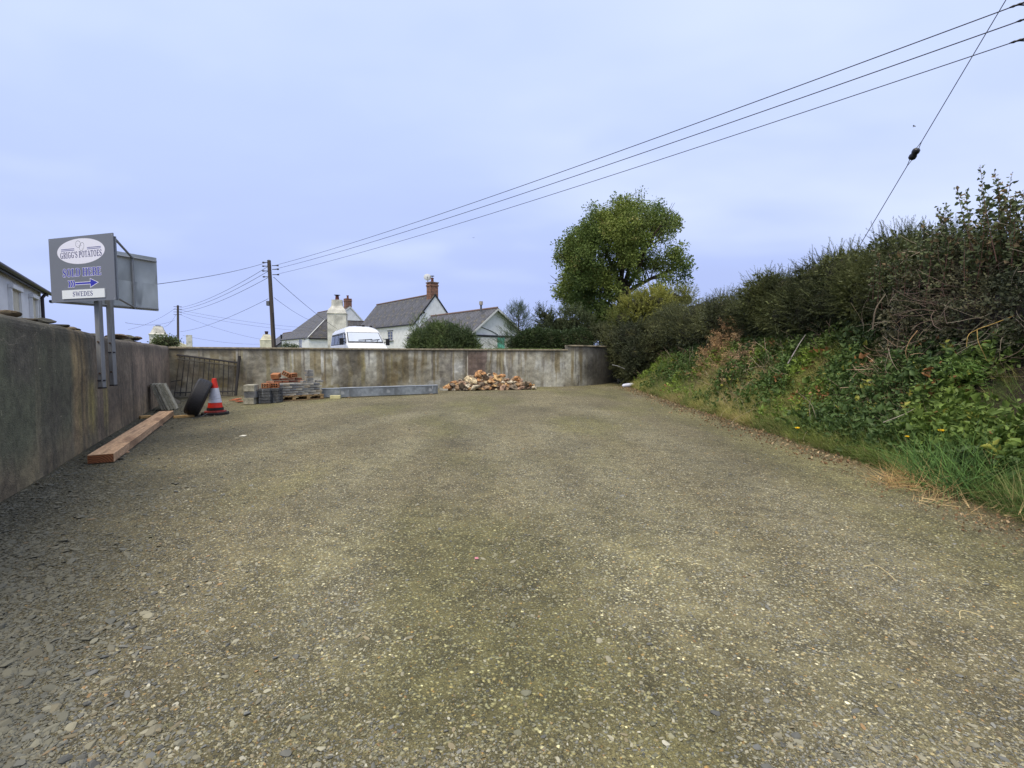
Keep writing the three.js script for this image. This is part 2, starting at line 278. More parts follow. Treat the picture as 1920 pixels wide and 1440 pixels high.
{
  const a = yard(0, -0.25), e = yard(0, LWALL - 0.25), path = []; for (let i = 0; i <= 60; i++) { const p = e.clone().lerp(a, i / 60); path.push(p); }
  // profile from the foot of the face, over the rounded top, down the back
  const prof = [[0, -0.1]]; for (let i = 0; i <= 8; i++) prof.push([0, 1.5 * i / 8]); prof.push([-0.004, 1.53], [-0.02, 1.57], [-0.05, 1.6], [-0.1, 1.62], [-0.17, 1.615], [-0.24, 1.58], [-0.26, 1.5], [-0.26, -0.1]);
  const g = sweep(path, prof, LWALL, 1.7), uv = g.attributes.uv, p = g.attributes.position; for (let i = 0; i < uv.count; i++) uv.setX(i, 1 - uv.getX(i));
  for (let i = 0; i < p.count; i++) { const x = p.getX(i), y = p.getY(i), z = p.getZ(i), n = (fbm(z * 0.8 + y, y * 1.7, 3) - 0.5) * 0.03; p.setX(i, x + n * BX.x); p.setZ(i, z + n * BX.z); if (y > 1.3) { const t = (x - CORNER.x) * AX.x + (z - CORNER.z) * AX.z; p.setY(i, y + 0.05 * (fbm(z * 0.9, 5, 4) - 0.5) + 0.095 * step(6.5, 13, t)); } }
  g.computeVertexNormals();
  const w = thing('rendered_wall', 'long stained concrete wall with rounded top along the left of the yard', 'wall');
  part(w, 'wall_body', g, std({ map: leftTex, bumpMap: rep(grainBump, LWALL / 1.1, 1.7 / 1.1), bumpScale: 0.012, roughness: 0.93 }));
}
// back wall
const BPTS = [CORNER, V(-6.69, 0, -17.16), V(-2.69, 0, -19.25), V(0, 0, -20.1), V(2.58, 0, -20.75), V(3.31, 0, -21.27), V(4.2, 0, -22.4), V(5.3, 0, -24.2)];
const BPATH = smoothPath(BPTS, 110); let BLEN = 0; const BS = [0]; for (let i = 1; i < BPATH.length; i++) BS.push(BLEN += BPATH[i].distanceTo(BPATH[i - 1]));
const BSTEP = (() => { let k = 0; BPATH.forEach((p, i) => { if (p.x < 2.44) k = i; }); return k; })();
const DRIPS = (() => { const r = rng(57), out = []; for (let i = 0; i < 105; i++) { const q = r(); out.push([r() * 17, 0.02 + 0.1 * r() * r() + (q < 0.15 ? 0.08 : 0), 1.6 - 1.6 * Math.pow(r(), 0.6), q < 0.4 ? [112, 98, 66] : q < 0.7 ? [90, 84, 76] : q < 0.85 ? [138, 126, 84] : [178, 175, 162], 0.25 + 0.4 * r()]); } return out; })();
const backTex = tex(2048, 256, (u, v) => {
  const y = v * 1.8, s0 = u * BLEN, s = s0 + 0.22 * (fbm(s0 * 2.2 + 8, y * 1.6 + 3, 4) - 0.5) * step(0.2, 0.6, Math.abs(s0 - 10.0)), st = fbm(s * 2.6 + 5, y * 0.3 + 1, 4), st2 = fbm(s * 6.5 + 2, y * 0.18 + 9, 3), hn = fbm(s * 1.1 + 4, y * 1.5, 4), fine = fbm(s * 9, y * 9, 4);
  let c = mix3([146, 138, 116], [166, 162, 146], step(0.35, 0.65, hn));
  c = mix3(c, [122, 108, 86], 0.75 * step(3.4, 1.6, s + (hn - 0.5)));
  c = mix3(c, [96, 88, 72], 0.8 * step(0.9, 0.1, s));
  const right = step(9.6, 11, s);
  c = mix3(c, [178, 176, 164], 0.8 * step(0.52, 0.6, fbm(s * 1.0 + 12, y * 0.9 + 3, 3)) * step(2.2, 3.8, s) * (1 - right) * step(1.35, 0.9, y));
  c = mix3(c, [130, 118, 86], (0.8 - 0.2 * right) * step(0.52, 0.62, st));
  c = mix3(c, [112, 96, 66], 0.65 * step(0.6, 0.7, st2) * step(0.15, 0.9, y + st * 0.6));
  c = mix3(c, [104, 98, 88], 0.6 * step(0.56, 0.66, fbm(s * 3.7 + 30, y * 0.15 + 4, 3)));
  c = mix3(c, [174, 172, 160], 0.6 * right * step(0.54, 0.62, fbm(s * 4.4 + 60, y * 0.12, 3)));
  c = mix3(c, [122, 106, 60], 0.7 * step(0.62, 0.72, fbm(s * 2.1 + 90, y * 1.6 + 2, 3)) * step(0.7, 0.1, y) * (1 - right));
  c = mix3(c, mix3([146, 138, 116], [160, 156, 140], hn), 0.65 * step(0.42, 0.62, fbm(s0 * 1.6 + 70, y * 2.2 + 9, 4)));
  for (const [ds, w, y0, dc, op] of DRIPS) { const e = Math.abs(s0 + 0.03 * (vn(y * 5 + ds, ds) - 0.5) - ds) / w; if (e < 1 && y > y0) c = mix3(c, dc, op * step(1, 0.75, e) * step(y0, y0 + 0.3, y)); }
  const panel = s > 10.0 && s < 10.75; if (panel) c = mix3(c, [112, 94, 84], 0.8);
  if (Math.abs(s - 10.0) < 0.018) c = [188, 180, 160];
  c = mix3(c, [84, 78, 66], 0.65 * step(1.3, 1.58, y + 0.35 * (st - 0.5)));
  c = mix3(c, [88, 84, 76], 0.85 * step(14.6, 16.0, s));  // shading of the curved end, painted in as a darker tone
  const k = 0.6 + 0.5 * hn + 0.36 * (fine - 0.5) + (vn(s * 40, y * 40) - 0.5) * 0.1;
  return [c[0] * k * 1.24, c[1] * k * 1.26, c[2] * k * 1.3];
}, true, false);
{
  const w = thing('concrete_wall', 'pale streaked concrete wall with a thin coping across the back of the yard', 'wall');
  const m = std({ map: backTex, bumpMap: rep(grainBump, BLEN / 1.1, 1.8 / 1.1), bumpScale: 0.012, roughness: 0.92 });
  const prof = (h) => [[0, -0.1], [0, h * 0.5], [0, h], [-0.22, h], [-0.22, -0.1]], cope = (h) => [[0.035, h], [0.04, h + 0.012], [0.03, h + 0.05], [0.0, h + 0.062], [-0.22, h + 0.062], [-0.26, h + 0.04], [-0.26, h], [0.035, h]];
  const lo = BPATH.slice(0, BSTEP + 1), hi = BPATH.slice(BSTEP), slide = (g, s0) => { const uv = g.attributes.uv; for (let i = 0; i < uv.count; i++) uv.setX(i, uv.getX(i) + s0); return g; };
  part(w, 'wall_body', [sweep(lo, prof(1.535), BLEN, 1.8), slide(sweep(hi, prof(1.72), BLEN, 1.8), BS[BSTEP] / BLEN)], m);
  const cm = rough([112, 104, 86], { amp: 0.5, k: 4, bump: 0.012 });
  part(w, 'coping', sweep(lo, cope(1.539), 1, 1), cm); part(w, 'coping', sweep(hi, cope(1.724), 1, 1), cm);
}
{ // rough stones bedded along the back of the rendered wall
  const w = thing('rubble_wall', 'rubble stones laid along the top behind the rendered left wall', 'stone wall'), r = rng(41);
  part(w, 'wall_body', (() => { const g = new THREE.BoxGeometry(0.42, 1.6, 13); muv(g); g.rotateY(TH); const c = yard(-0.49, 8.2); g.translate(c.x, 0.79, c.z); return g; })(), rough([96, 86, 70], { amp: 0.4 }));
  const gs = [0, 1, 2, 3].map((i) => { const g = stoneGeo(300 + i, 2, 0.55); return g; }), ms = [[112, 98, 78], [92, 82, 66], [126, 112, 88], [84, 82, 70], [98, 96, 64]].map((c) => rough(c, { amp: 0.45, k: 3, bump: 0.03 }));
  for (let t = 2.0; t < 14; ) {
    const L = 0.16 + 0.24 * r(), H = 0.05 + 0.045 * r() + (t > 11.3 ? 0.045 : 0);
    if (!(t > 9.95 && t < 10.25)) for (let k = 0; k < (r() < 0.4 ? 2 : 1); k++) {
      const m = part(w, 'stone', gs[(r() * 4) | 0], ms[(r() * 5) | 0]); m.position.copy(yard(-0.42 - 0.1 * r(), t + L / 2 - 0.03 * k, 1.575 + H * 0.8 + k * H * 1.25 + 0.085 * step(6.5, 12.5, t))); m.rotation.set((r() - 0.5) * 0.3, TH + Math.PI / 2 + (r() - 0.5) * 0.5, (r() - 0.5) * 0.25); m.scale.set(L * 0.62, H * 1.35, 0.17 + 0.05 * r());
    }
    t += L + 0.01 + (r() < 0.2 ? 0.12 * r() : 0);
  }
}

// ---------------------------------------------------------------- V-shaped sign on the rendered wall
{
  const steel = rough([128, 132, 136], { amp: 0.18, roughness: 0.55, metalness: 0.15, bump: 0.0015 }), base = V(-5.9, 0, -6.85);
  const s = thing('farm_sign', 'grey V-shaped two-board sign on two grey posts bolted to the left wall', 'sign', base);
  const L = (x, y, z) => V(x - base.x, y, z - base.z);
  const apex = [-6.46, -6.8], front = [-5.27, -6.45], back = [-5.9, -8.07], Y0 = 2.05, Y1 = 2.93;
  // printed face
  const W = 1280, H = 920, c = document.createElement('canvas'); c.width = 640; c.height = 460; const x = c.getContext('2d'); x.scale(0.5, 0.5);
  x.fillStyle = '#71747b'; x.fillRect(0, 0, W, H);
  x.fillStyle = '#eceaf4'; x.beginPath(); x.ellipse(640, 212, 472, 178, 0, 0, 7); x.fill();
  x.strokeStyle = '#55585f'; x.lineWidth = 5; x.beginPath(); x.ellipse(598, 112, 50, 46, 0.25, 0, 7); x.stroke(); x.beginPath(); x.ellipse(668, 150, 42, 58, 0.45, 0, 7); x.stroke();
  x.lineWidth = 3; for (const [a, b] of [[580, 100], [612, 128], [660, 130], [676, 168]]) { x.beginPath(); x.arc(a, b, 7, 0.3, 2.6); x.stroke(); }
  x.fillStyle = '#2b2c78'; for (const X of [250, 770]) { x.fillRect(X, 166, 268, 9); x.fillRect(X, 186, 268, 9); }
  x.textAlign = 'center'; x.textBaseline = 'alphabetic';
  const fit = (str, cx, y, size, width, fill, line) => { x.save(); x.font = 'bold ' + size + 'px serif'; const k = width / x.measureText(str).width; x.translate(cx, y); x.scale(k, 1); if (line) { x.lineWidth = 10; x.lineJoin = 'round'; x.strokeStyle = line; x.strokeText(str, 0, 0); } x.fillStyle = fill; x.fillText(str, 0, 0); x.restore(); };
  fit("GRIGG'S POTATOES", 640, 300, 122, 830, '#2e2a5c');
  fit('SOLD HERE', 640, 562, 158, 770, '#20209a', '#e6e4f4');
  const arrow = () => { x.beginPath(); x.moveTo(480, 652); x.lineTo(805, 652); x.lineTo(805, 608); x.lineTo(948, 664); x.lineTo(805, 722); x.lineTo(805, 677); x.lineTo(480, 677); x.closePath(); };
  x.lineJoin = 'miter'; x.strokeStyle = '#eceaf4'; x.lineWidth = 16; arrow(); x.stroke(); x.fillStyle = '#1c1ca8'; arrow(); x.fill();
  for (const X of [360, 408, 456]) { const ch = () => { x.beginPath(); x.moveTo(X, 618); x.lineTo(X + 26, 618); x.lineTo(X + 50, 664); x.lineTo(X + 26, 712); x.lineTo(X, 712); x.lineTo(X + 24, 664); x.closePath(); }; x.lineWidth = 10; ch(); x.stroke(); ch(); x.fill(); }
  for (const [a, b] of [[24, 24], [1256, 24], [24, 896], [1256, 896]]) { x.fillStyle = '#8b8e94'; x.beginPath(); x.arc(a, b, 9, 0, 7); x.fill(); }
  const face = new THREE.CanvasTexture(c); face.colorSpace = THREE.SRGBColorSpace;
  const A = L(apex[0], Y0, apex[1]), B = L(front[0], Y0, front[1]), up = V(0, Y1 - Y0, 0), n = V(-(front[1] - apex[1]), 0, front[0] - apex[0]).normalize();
  const w = A.distanceTo(B), turn = Math.atan2(-(front[1] - apex[1]), front[0] - apex[0]), mid = A.clone().add(B).multiplyScalar(0.5);
  const grey = std({ color: new THREE.Color('#7a7d84'), roughness: 0.5, metalness: 0.1 });
  const fb = part(s, 'board', (() => { const g = new RoundedBoxGeometry(w, Y1 - Y0, 0.008, 1, 0.002); g.rotateY(turn); g.translate(mid.x, (Y0 + Y1) / 2, mid.z); return g; })(), grey, null, 'printed front board');
  const off = n.clone().multiplyScalar(0.0062);
  part(fb, 'print', (() => { const g = quad(A.clone().add(off), B.clone().add(off), B.clone().add(up).add(off), A.clone().add(up).add(off), 1, 1); return g; })(), new THREE.MeshPhysicalMaterial({ map: face, roughness: 0.45, clearcoat: 0.2, clearcoatRoughness: 0.4 }));
  // hung name plate
  const p = document.createElement('canvas'); p.width = 820; p.height = 150; const y = p.getContext('2d'); y.fillStyle = '#e9ecec'; y.fillRect(0, 0, 820, 150); y.font = 'bold 116px serif'; y.textAlign = 'center'; y.fillStyle = '#37366e'; y.translate(404, 114); y.scale(0.78, 1); y.fillText('SWEDES', 0, 0);
  const pt = new THREE.CanvasTexture(p); pt.colorSpace = THREE.SRGBColorSpace;
  const on = (fu, y0) => A.clone().lerp(B, fu).setY(y0).addScaledVector(n, 0.011);
  const pl = part(fb, 'name_plate', (() => { const g = new THREE.BoxGeometry(w * 0.66, 0.118, 0.009), m = on(0.52, Y0 + 0.1); g.rotateY(turn); g.translate(m.x, m.y, m.z); return g; })(), std({ color: 0xdfe3e3, roughness: 0.5 }));
  pl.userData.label = 'white name plate';
  part(fb, 'plate_print', (() => { const o = n.clone().multiplyScalar(0.0062), q = (fu, yy) => on(fu, yy).add(o); return quad(q(0.19, Y0 + 0.041), q(0.85, Y0 + 0.041), q(0.85, Y0 + 0.159), q(0.19, Y0 + 0.159), 1, 1); })(), std({ map: pt, roughness: 0.5 }));
  const bt = Math.atan2(-(back[1] - apex[1]), back[0] - apex[0]), C2 = L(back[0], Y0, back[1]), bm = A.clone().add(C2).multiplyScalar(0.5), bw = A.distanceTo(C2);
  const galv = std({ map: tex(256, 256, (u, v) => { const k = 0.8 + 0.4 * fbm(u * 5, v * 3, 5, 64) - 0.25 * step(0.6, 0.75, fbm(u * 6 + 9, v * 2, 4, 64)); return [166 * k, 172 * k, 172 * k]; }), roughness: 0.55, metalness: 0.1 });
  part(s, 'board', (() => { const g = muv(new RoundedBoxGeometry(bw, Y1 - Y0, 0.008, 1, 0.002), 0.8); g.rotateY(bt); g.translate(bm.x, (Y0 + Y1) / 2, bm.z); return g; })(), galv, null, 'bare metal back board');
  // tube frame between the boards
  const bp = (f, yy) => A.clone().lerp(C2, f).setY(yy).add(V(0.028, 0, 0.012)), fp = (f, yy) => A.clone().lerp(B, f).setY(yy).addScaledVector(n, -0.028), F = 0.73;
  for (const yy of [Y0 + 0.03, Y1 - 0.07]) { part(s, 'strut', tube(fp(0.985, yy), bp(F, yy), 0.016), steel); part(s, 'rail', tube(bp(0.04, yy), bp(0.985, yy), 0.015), steel); part(s, 'rail', tube(fp(0.04, yy), fp(0.985, yy), 0.015), steel); }
  part(s, 'upright', tube(bp(F, Y0 + 0.0), bp(F, Y1 - 0.05), 0.018), steel); part(s, 'upright', tube(fp(0.985, Y0), fp(0.985, Y1 - 0.04), 0.015), steel);
  const post = rough([130, 132, 134], { amp: 0.12, roughness: 0.6, metalness: 0.05, bump: 0.0015 });
  for (const [u, d, top, yb] of [[187.5, 6.78, 2.75, 0.86], [209, 7.4, 2.75, 0.86]]) {
    const q = at(u, 640, d); const P = part(s, 'post', bar(L(q.x, yb, q.z), L(q.x, top, q.z), 0.07, 0.07), post);
    for (const yy of u > 200 ? [1.36] : [yb + 0.1]) part(P, 'bracket', (() => { const g = box(0.085, 0.02, 0.082, 0, 0, 0, 0.004); g.rotateY(TH); const k = V(q.x, yy, q.z).addScaledVector(BX, 0); g.translate(k.x - base.x, k.y, k.z - base.z); return g; })(), std({ color: 0x34343a, roughness: 0.6, metalness: 0.4 }));
    for (const yy of [yb + 0.2, 1.5]) part(P, 'bolt', (() => { const g = new THREE.CylinderGeometry(0.012, 0.012, 0.02, 8); g.rotateX(Math.PI / 2); g.translate(q.x - base.x + 0.01, yy, q.z - base.z + 0.042); return g; })(), std({ color: 0x5a4a40, roughness: 0.7, metalness: 0.4 }));
    part(P, 'end_cap', box(0.074, 0.018, 0.074, q.x - base.x, yb - 0.006, q.z - base.z, 0.004), std({ color: 0x1d1d22, roughness: 0.7 }));
  }
}

// ---------------------------------------------------------------- things lying in the yard
const woodTex = (a, b, k = 1) => tex(512, 256, (u, v) => { const g = fbm(u * 3 + 2, v * 26, 5, 256), ring = 0.5 + 0.5 * Math.sin((v * 26 + 3 * fbm(u * 2, v * 3, 3)) * 3.2), st = step(0.55, 0.75, fbm(u * 5 + 8, v * 4 + 3, 4)); const c = mix3(mix3(a, b, 0.35 * ring + 0.5 * g), [90, 66, 48], 0.45 * st); const n = 0.86 + 0.28 * vn(u * 140, v * 60); return [c[0] * n, c[1] * n, c[2] * n]; });
{ // heavy timber
  const p0 = ground(164, 872), p1 = ground(215, 868), d = V(-7.37 + 4.85, 0, -10.41 + 5.79), L = d.length(), turn = Math.atan2(-d.x, -d.z);
  const t = thing('timber_beam', 'long heavy reddish sawn timber lying at the foot of the left wall', 'timber', V(-4.98, 0.0, -5.75), turn);
  const top = std({ map: woodTex([206, 172, 136], [166, 132, 100]), bumpMap: rep(grainBump, 1, 3), bumpScale: 0.004, roughness: 0.85 });
  const g = new RoundedBoxGeometry(0.255, 0.108, L, 1, 0.006); g.translate(0, 0.062, -L / 2); muv(g); const uv = g.attributes.uv; for (let i = 0; i < uv.count; i++) uv.setXY(i, uv.getX(i) * 0.4, uv.getY(i) * 1.2);
  part(t, 'beam', g, top);
  const e = new THREE.PlaneGeometry(0.243, 0.097); e.translate(0, 0.062, 0.0012); part(t, 'sawn_end', e, std({ map: tex(128, 128, (u, v) => { const r = Math.hypot(u - 0.2, (v + 0.5) * 0.45) * 60, k = 0.82 + 0.18 * Math.sin(r + 3 * fbm(u * 5, v * 5, 3)); return [148 * k, 92 * k, 56 * k]; }), roughness: 0.9 }));
  for (const z of [-0.7, -3.6]) part(t, 'packer', box(0.3, 0.014, 0.06, 0.0, 0.004, z, 0.003), top);
}
{ // slabs leaning on the wall
  const o = yard(0.5, 3.9), m = [[150, 146, 128], [138, 136, 120], [160, 156, 138], [146, 144, 130], [132, 128, 112]].map((c) => rough(c, { amp: 0.3, bump: 0.008 }));
  for (let i = 0; i < 5; i++) {
    const g = box(0.052, 0.67 - 0.012 * (i % 2), 0.46, 0, 0.335, 0, 0.006);
    const s = solo('paving_slab', g, m[i], ['pale concrete slab outermost in the stack leaning on the left wall', 'second slab from the outside in the stack leaning on the left wall', 'middle concrete slab in the stack leaning on the left wall', 'fourth slab from the outside in the leaning stack by the wall', 'innermost slab of the stack leaning against the left wall'][i], 'paving slab', yard(0.52 - 0.062 * i, 4.0 + 0.02 * (i % 3), 0.012), 0, 'slabs leaning on the left wall');
    s.rotation.set(0, TH, 0.36 - 0.01 * i, 'YXZ');
  }
  const d = solo('board_offcut', box(0.03, 0.42, 0.5, 0, 0.21, 0, 0.004), rough([74, 70, 60], { amp: 0.3 }), 'dark weathered board tilted against the wall behind the leaning slabs', 'board', yard(0.42, 2.2, 0.0), 0); d.rotation.set(0.1, TH, 0.95, 'YXZ');
  for (const [u, v, w, l, n] of [[273, 784, 0.16, 0.2, 'short pale wood offcut between the timber and the wall'], [345, 783, 0.12, 0.36, 'sandy timber offcut on the gravel left of the tyre']]) { const g = box(l, 0.05, w, 0, 0.028, 0, 0.008); solo('wood_offcut', g, rough([160, 130, 84], { amp: 0.3 }), n, 'wood offcut', ground(u, v), TH + 0.3); }
}
{ // traffic cone
  const c = thing('traffic_cone', 'red and white traffic cone on a dark base beside the tyre', 'traffic cone', ground(404, 777), 0.35);
  const H = 0.8, R = (y) => lerp(0.165, 0.042, (y - 0.06) / (H - 0.06)), band = (y0, y1, o) => new THREE.LatheGeometry([...Array(9)].map((_, i) => new THREE.Vector2(R(lerp(y0, y1, i / 8)) + o, lerp(y0, y1, i / 8))), 40);
  const red = std({ map: grain(214, 44, 22, 0.14, 4), roughness: 0.55 }), blk = rough([40, 38, 38], { amp: 0.3, bump: 0.003 });
  part(c, 'cone_body', [band(0.05, H, 0), (() => { const g = new THREE.TorusGeometry(0.036, 0.008, 8, 28); g.rotateX(Math.PI / 2); g.translate(0, H, 0); return g; })()], red);
  part(c, 'reflective_sleeve', band(0.27, 0.595, 0.004), std({ map: tex(128, 128, (u, v) => { const k = 0.93 + 0.1 * fbm(u * 8, v * 8, 4, 8) - 0.12 * step(0.6, 0.8, fbm(u * 4 + 2, v * 9, 3, 64)); return [206 * k, 208 * k, 218 * k]; }), roughness: 0.4 }), null, 'white band');
  part(c, 'collar', [band(0.1, 0.16, 0.012), band(0.16, 0.161, 0.006)], blk);
  const sq = [...Array(8)].map((_, i) => { const a = Math.PI / 8 + i * Math.PI / 4, k = 0.275; return [k * Math.cos(a), k * Math.sin(a)]; });
  const foot = (y, h, k) => { const g = prism(sq.map(([a, b]) => [a * k, b * k]), h, 0.008); g.rotateX(-Math.PI / 2); g.translate(0, y, 0); return g; };
  part(c, 'base', foot(0.008, 0.04, 1), blk); part(c, 'base_top', foot(0.05, 0.028, 0.8), std({ map: grain(150, 52, 44, 0.3, 4), roughness: 0.7 }));
}
{ // tyre
  const g = thing('tyre', 'black worn tyre tilted against the traffic cone', 'tyre', ground(373, 780));
  const pr = [];
  for (const [r, w] of [[0.225, 0.07], [0.235, 0.105], [0.27, 0.135], [0.33, 0.145], [0.372, 0.137], [0.392, 0.118], [0.4, 0.09], [0.404, 0.04], [0.404, 0], [0.404, -0.04], [0.4, -0.09], [0.392, -0.118], [0.372, -0.137], [0.33, -0.145], [0.27, -0.135], [0.235, -0.105], [0.225, -0.07]]) pr.push(new THREE.Vector2(r, w));
  for (const [r, w] of [[0.24, -0.08], [0.3, -0.115], [0.36, -0.11], [0.378, -0.05], [0.378, 0.05], [0.36, 0.11], [0.3, 0.115], [0.24, 0.08], [0.225, 0.07]]) pr.push(new THREE.Vector2(r, w));
  const rubber = std({ map: grain(36, 36, 40, 0.25, 6), roughness: 0.62, bumpMap: rep(grainBump, 6, 3), bumpScale: 0.003 });
  const eu = new THREE.Euler(0, 0.5, -1.98, 'YXZ'), pose = (q) => { q.applyQuaternion(new THREE.Quaternion().setFromEuler(eu)); return q; };
  const casing = pose(new THREE.LatheGeometry(pr, 64)); casing.computeBoundingBox(); const dy = -casing.boundingBox.min.y + 0.002; casing.translate(0, dy, 0); part(g, 'casing', casing, rubber);
  const blocks = []; for (let k = 0; k < 48; k++) for (const [w0, o] of [[-0.085, 0], [-0.03, 0.5], [0.03, 0], [0.085, 0.5]]) { const b = new THREE.BoxGeometry(0.012, 0.042, 0.036), a = (k + o) / 48 * 2 * Math.PI; b.translate(0.404 - (Math.abs(w0) > 0.05 ? 0.004 : 0), w0, 0); b.rotateY(a); blocks.push(b); }
  const tr = pose(merge(blocks)); tr.translate(0, dy, 0); part(g, 'tread', tr, rubber, 'stuff');
  const strip = []; for (let i = 0; i <= 10; i++) { const t = i / 10; strip.push(V(-0.02 + 0.24 * t, 0.012 + 0.09 * t * t, 0.0 - 0.12 * t)); }
  const P = [], I = []; strip.forEach((p, i) => { const w = 0.05 * Math.sin(0.3 + 2.6 * i / 10); P.push(p.x, p.y, p.z, p.x + 0.01, p.y + 0.012, p.z + w, p.x, p.y - 0.004, p.z + w * 0.5); if (i) { const a = 3 * (i - 1); I.push(a, a + 1, a + 3, a + 1, a + 4, a + 3, a, a + 3, a + 2, a + 3, a + 5, a + 2, a + 1, a + 2, a + 4, a + 2, a + 5, a + 4); } });
  const sg = new THREE.BufferGeometry(); sg.setAttribute('position', new THREE.Float32BufferAttribute(P, 3)); sg.setIndex(I); sg.computeVertexNormals(); muv(sg);
  const q = solo('plastic_scrap', sg, std({ map: grain(176, 180, 190, 0.3, 4), roughness: 0.5 }), 'pale curled plastic scrap on the gravel under the tyre', 'plastic scrap', ground(362, 786));
}
{ // old railing leaning on the back wall
  const iron = rough([30, 28, 30], { amp: 0.45, k: 6, roughness: 0.75, bump: 0.003 }), pale = rough([66, 62, 52], { amp: 0.4, k: 6, roughness: 0.8, bump: 0.003 });
  const B0 = yard(0.25, 0.42, 0.02), B1 = yard(1.86, 0.42, 0.03), g = thing('iron_railing', 'rusty dark iron railing panel leaning against the back wall', 'railing', B0.clone().setY(0));
  const P = (f, h) => { const o = B0.clone().lerp(B1, f); const k = h / 1.3; return V(o.x - B0.x, o.y + h, o.z - B0.z).addScaledVector(AX, -0.36 * k); };
  const topH = (f) => lerp(1.32, 1.06, f);
  part(g, 'top_rail', bar(P(-0.03, topH(-0.03)), P(0.985, topH(0.985)), 0.05, 0.03), iron); part(g, 'lower_rail', bar(P(-0.02, topH(0) - 0.12), P(0.975, topH(0.97) - 0.12), 0.035, 0.02), pale);
  part(g, 'bottom_rail', bar(P(-0.08, 0.16), P(0.96, 0.14), 0.035, 0.02), iron); part(g, 'foot_rail', bar(P(0.3, 0.03), P(0.86, 0.03), 0.04, 0.025), pale);
  part(g, 'post', bar(P(0.94, 0.0), P(1.03, 1.28), 0.075, 0.05), iron); part(g, 'post_foot', bar(P(0.88, 0.0), P(0.94, 1.16), 0.02, 0.02), pale);
  for (let i = 0; i < 11; i++) { const f = i / 11 * 0.9; part(g, 'baluster', bar(P(f - 0.07 * (1 - f), 0.05), P(f + 0.02, topH(f) - 0.02), 0.022, 0.014), i % 4 ? iron : pale); }
  part(g, 'latch', bar(P(-0.12, 0.5), P(0.06, 0.55), 0.02, 0.015), iron);
}
{ // blocks, pavers, bricks and pallet
  const light = rough([168, 164, 146], { amp: 0.22, bump: 0.01 }), dark = rough([104, 106, 108], { amp: 0.22, bump: 0.01 });
  const bp = yard(2.16, 3.33), names = ['pale concrete block at the foot of the three-block pile', 'dark concrete block in the middle of the three-block pile', 'pale concrete block on top of the three-block pile'];
  [0, 1, 2].forEach((i) => solo('concrete_block', box(0.27 + 0.02 * (i === 1), 0.172, 0.4, 0, 0.088, 0, 0.008), i === 1 ? dark : light, names[i], 'concrete block', bp.clone().setY(0.174 * i).addScaledVector(BX, i === 1 ? 0.03 : 0), 0.1 + 0.05 * i, 'three-block pile'));
  const wrap = std({ map: tex(256, 256, (u, v) => { const k = 0.7 + 0.6 * fbm(u * 9, v * 4, 5, 64), s = step(0.62, 0.7, fbm(u * 14, v * 3 + 5, 4, 64)); const c = mix3([82, 84, 86], [142, 146, 150], s * 0.6); return [c[0] * k, c[1] * k, c[2] * k]; }), bumpMap: rep(grainBump, 2), bumpScale: 0.03, roughness: 0.5 });
  const pk = [[2.52, 3.28, 0.3, 0.02, 'dark paver pack left of the pallet beside the three blocks'], [2.79, 3.22, 0.22, -0.06, 'dark paver pack touching the left end of the pallet']];
  for (const [s, d, w, t, l] of pk) {
    const p = thing('paver_pack', l, 'pavers', yard(s, d), TH - 0.3 + t, 'dark paver packs');
    for (let k = 0; k < 5; k++) part(p, 'paver', box(w, 0.078, 0.42, 0.004 * ((k * 7) % 3), 0.04 + 0.081 * k, 0.004 * ((k * 5) % 3), 0.012), wrap);
    for (const x of [-w / 2 - 0.003, w / 2 + 0.003]) part(p, 'strap', box(0.003, 0.4, 0.02, x, 0.205, 0.06, 0), std({ color: 0x17171a, roughness: 0.5 }));
    part(p, 'strap', box(w + 0.01, 0.003, 0.02, 0, 0.411, 0.06, 0), std({ color: 0x17171a, roughness: 0.5 }));
  }
  // pallet, parallel to the wall
  const p0 = ground(519.6, 753.2), p1 = ground(608, 748), dx = p1.clone().sub(p0), PW = dx.length(), pt = Math.atan2(-dx.z, dx.x), PO = p0.clone().add(p1).multiplyScalar(0.5), PD = 0.8, RX = V(Math.cos(pt), 0, -Math.sin(pt)), RZ = V(Math.sin(pt), 0, Math.cos(pt));
  PO.addScaledVector(RZ, -PD / 2);
  const pine = std({ map: woodTex([176, 150, 108], [134, 108, 74]), roughness: 0.9 }), pal = thing('pallet', 'wooden pallet under the stack of grey bricks', 'pallet', PO, pt);
  for (const z of [-0.34, 0, 0.34]) part(pal, 'bottom_board', box(PW, 0.02, 0.095, 0, 0.012, z, 0.003), pine);
  for (const z of [-0.34, 0, 0.34]) for (const x of [-PW / 2 + 0.06, -0.22 * PW / 1.5, 0.24 * PW / 1.5, PW / 2 - 0.06]) part(pal, 'spacer_block', box(0.095, 0.085, 0.1, x, 0.0655, z + 0.002, 0.004), pine);
  for (const z of [-0.34, 0, 0.34]) part(pal, 'stringer', box(PW, 0.02, 0.095, 0, 0.119, z, 0.003), pine);
  for (let i = 0; i < 8; i++) part(pal, 'deck_board', box(0.12, 0.019, PD, -PW / 2 + 0.062 + i * (PW - 0.124) / 7, 0.1395, 0, 0.003), pine);
  const spot = (x, y, z) => PO.clone().addScaledVector(RX, x).addScaledVector(RZ, z).setY(y);
  const BW = 0.186, BH = 0.059, BD = 0.1, bg = [0, 1, 2].map((i) => box(BW - 0.003 * i, BH - 0.002, BD, 0, 0, 0, 0.005)), gm = [[150, 148, 142], [172, 168, 156], [122, 124, 126], [156, 146, 128], [138, 138, 134]].map((c) => rough(c, { amp: 0.3, k: 4, bump: 0.006 })), rm = [[150, 84, 60], [176, 110, 80], [132, 78, 60], [196, 142, 112]].map((c) => rough(c, { amp: 0.3, k: 4, bump: 0.006 })), r = rng(77);
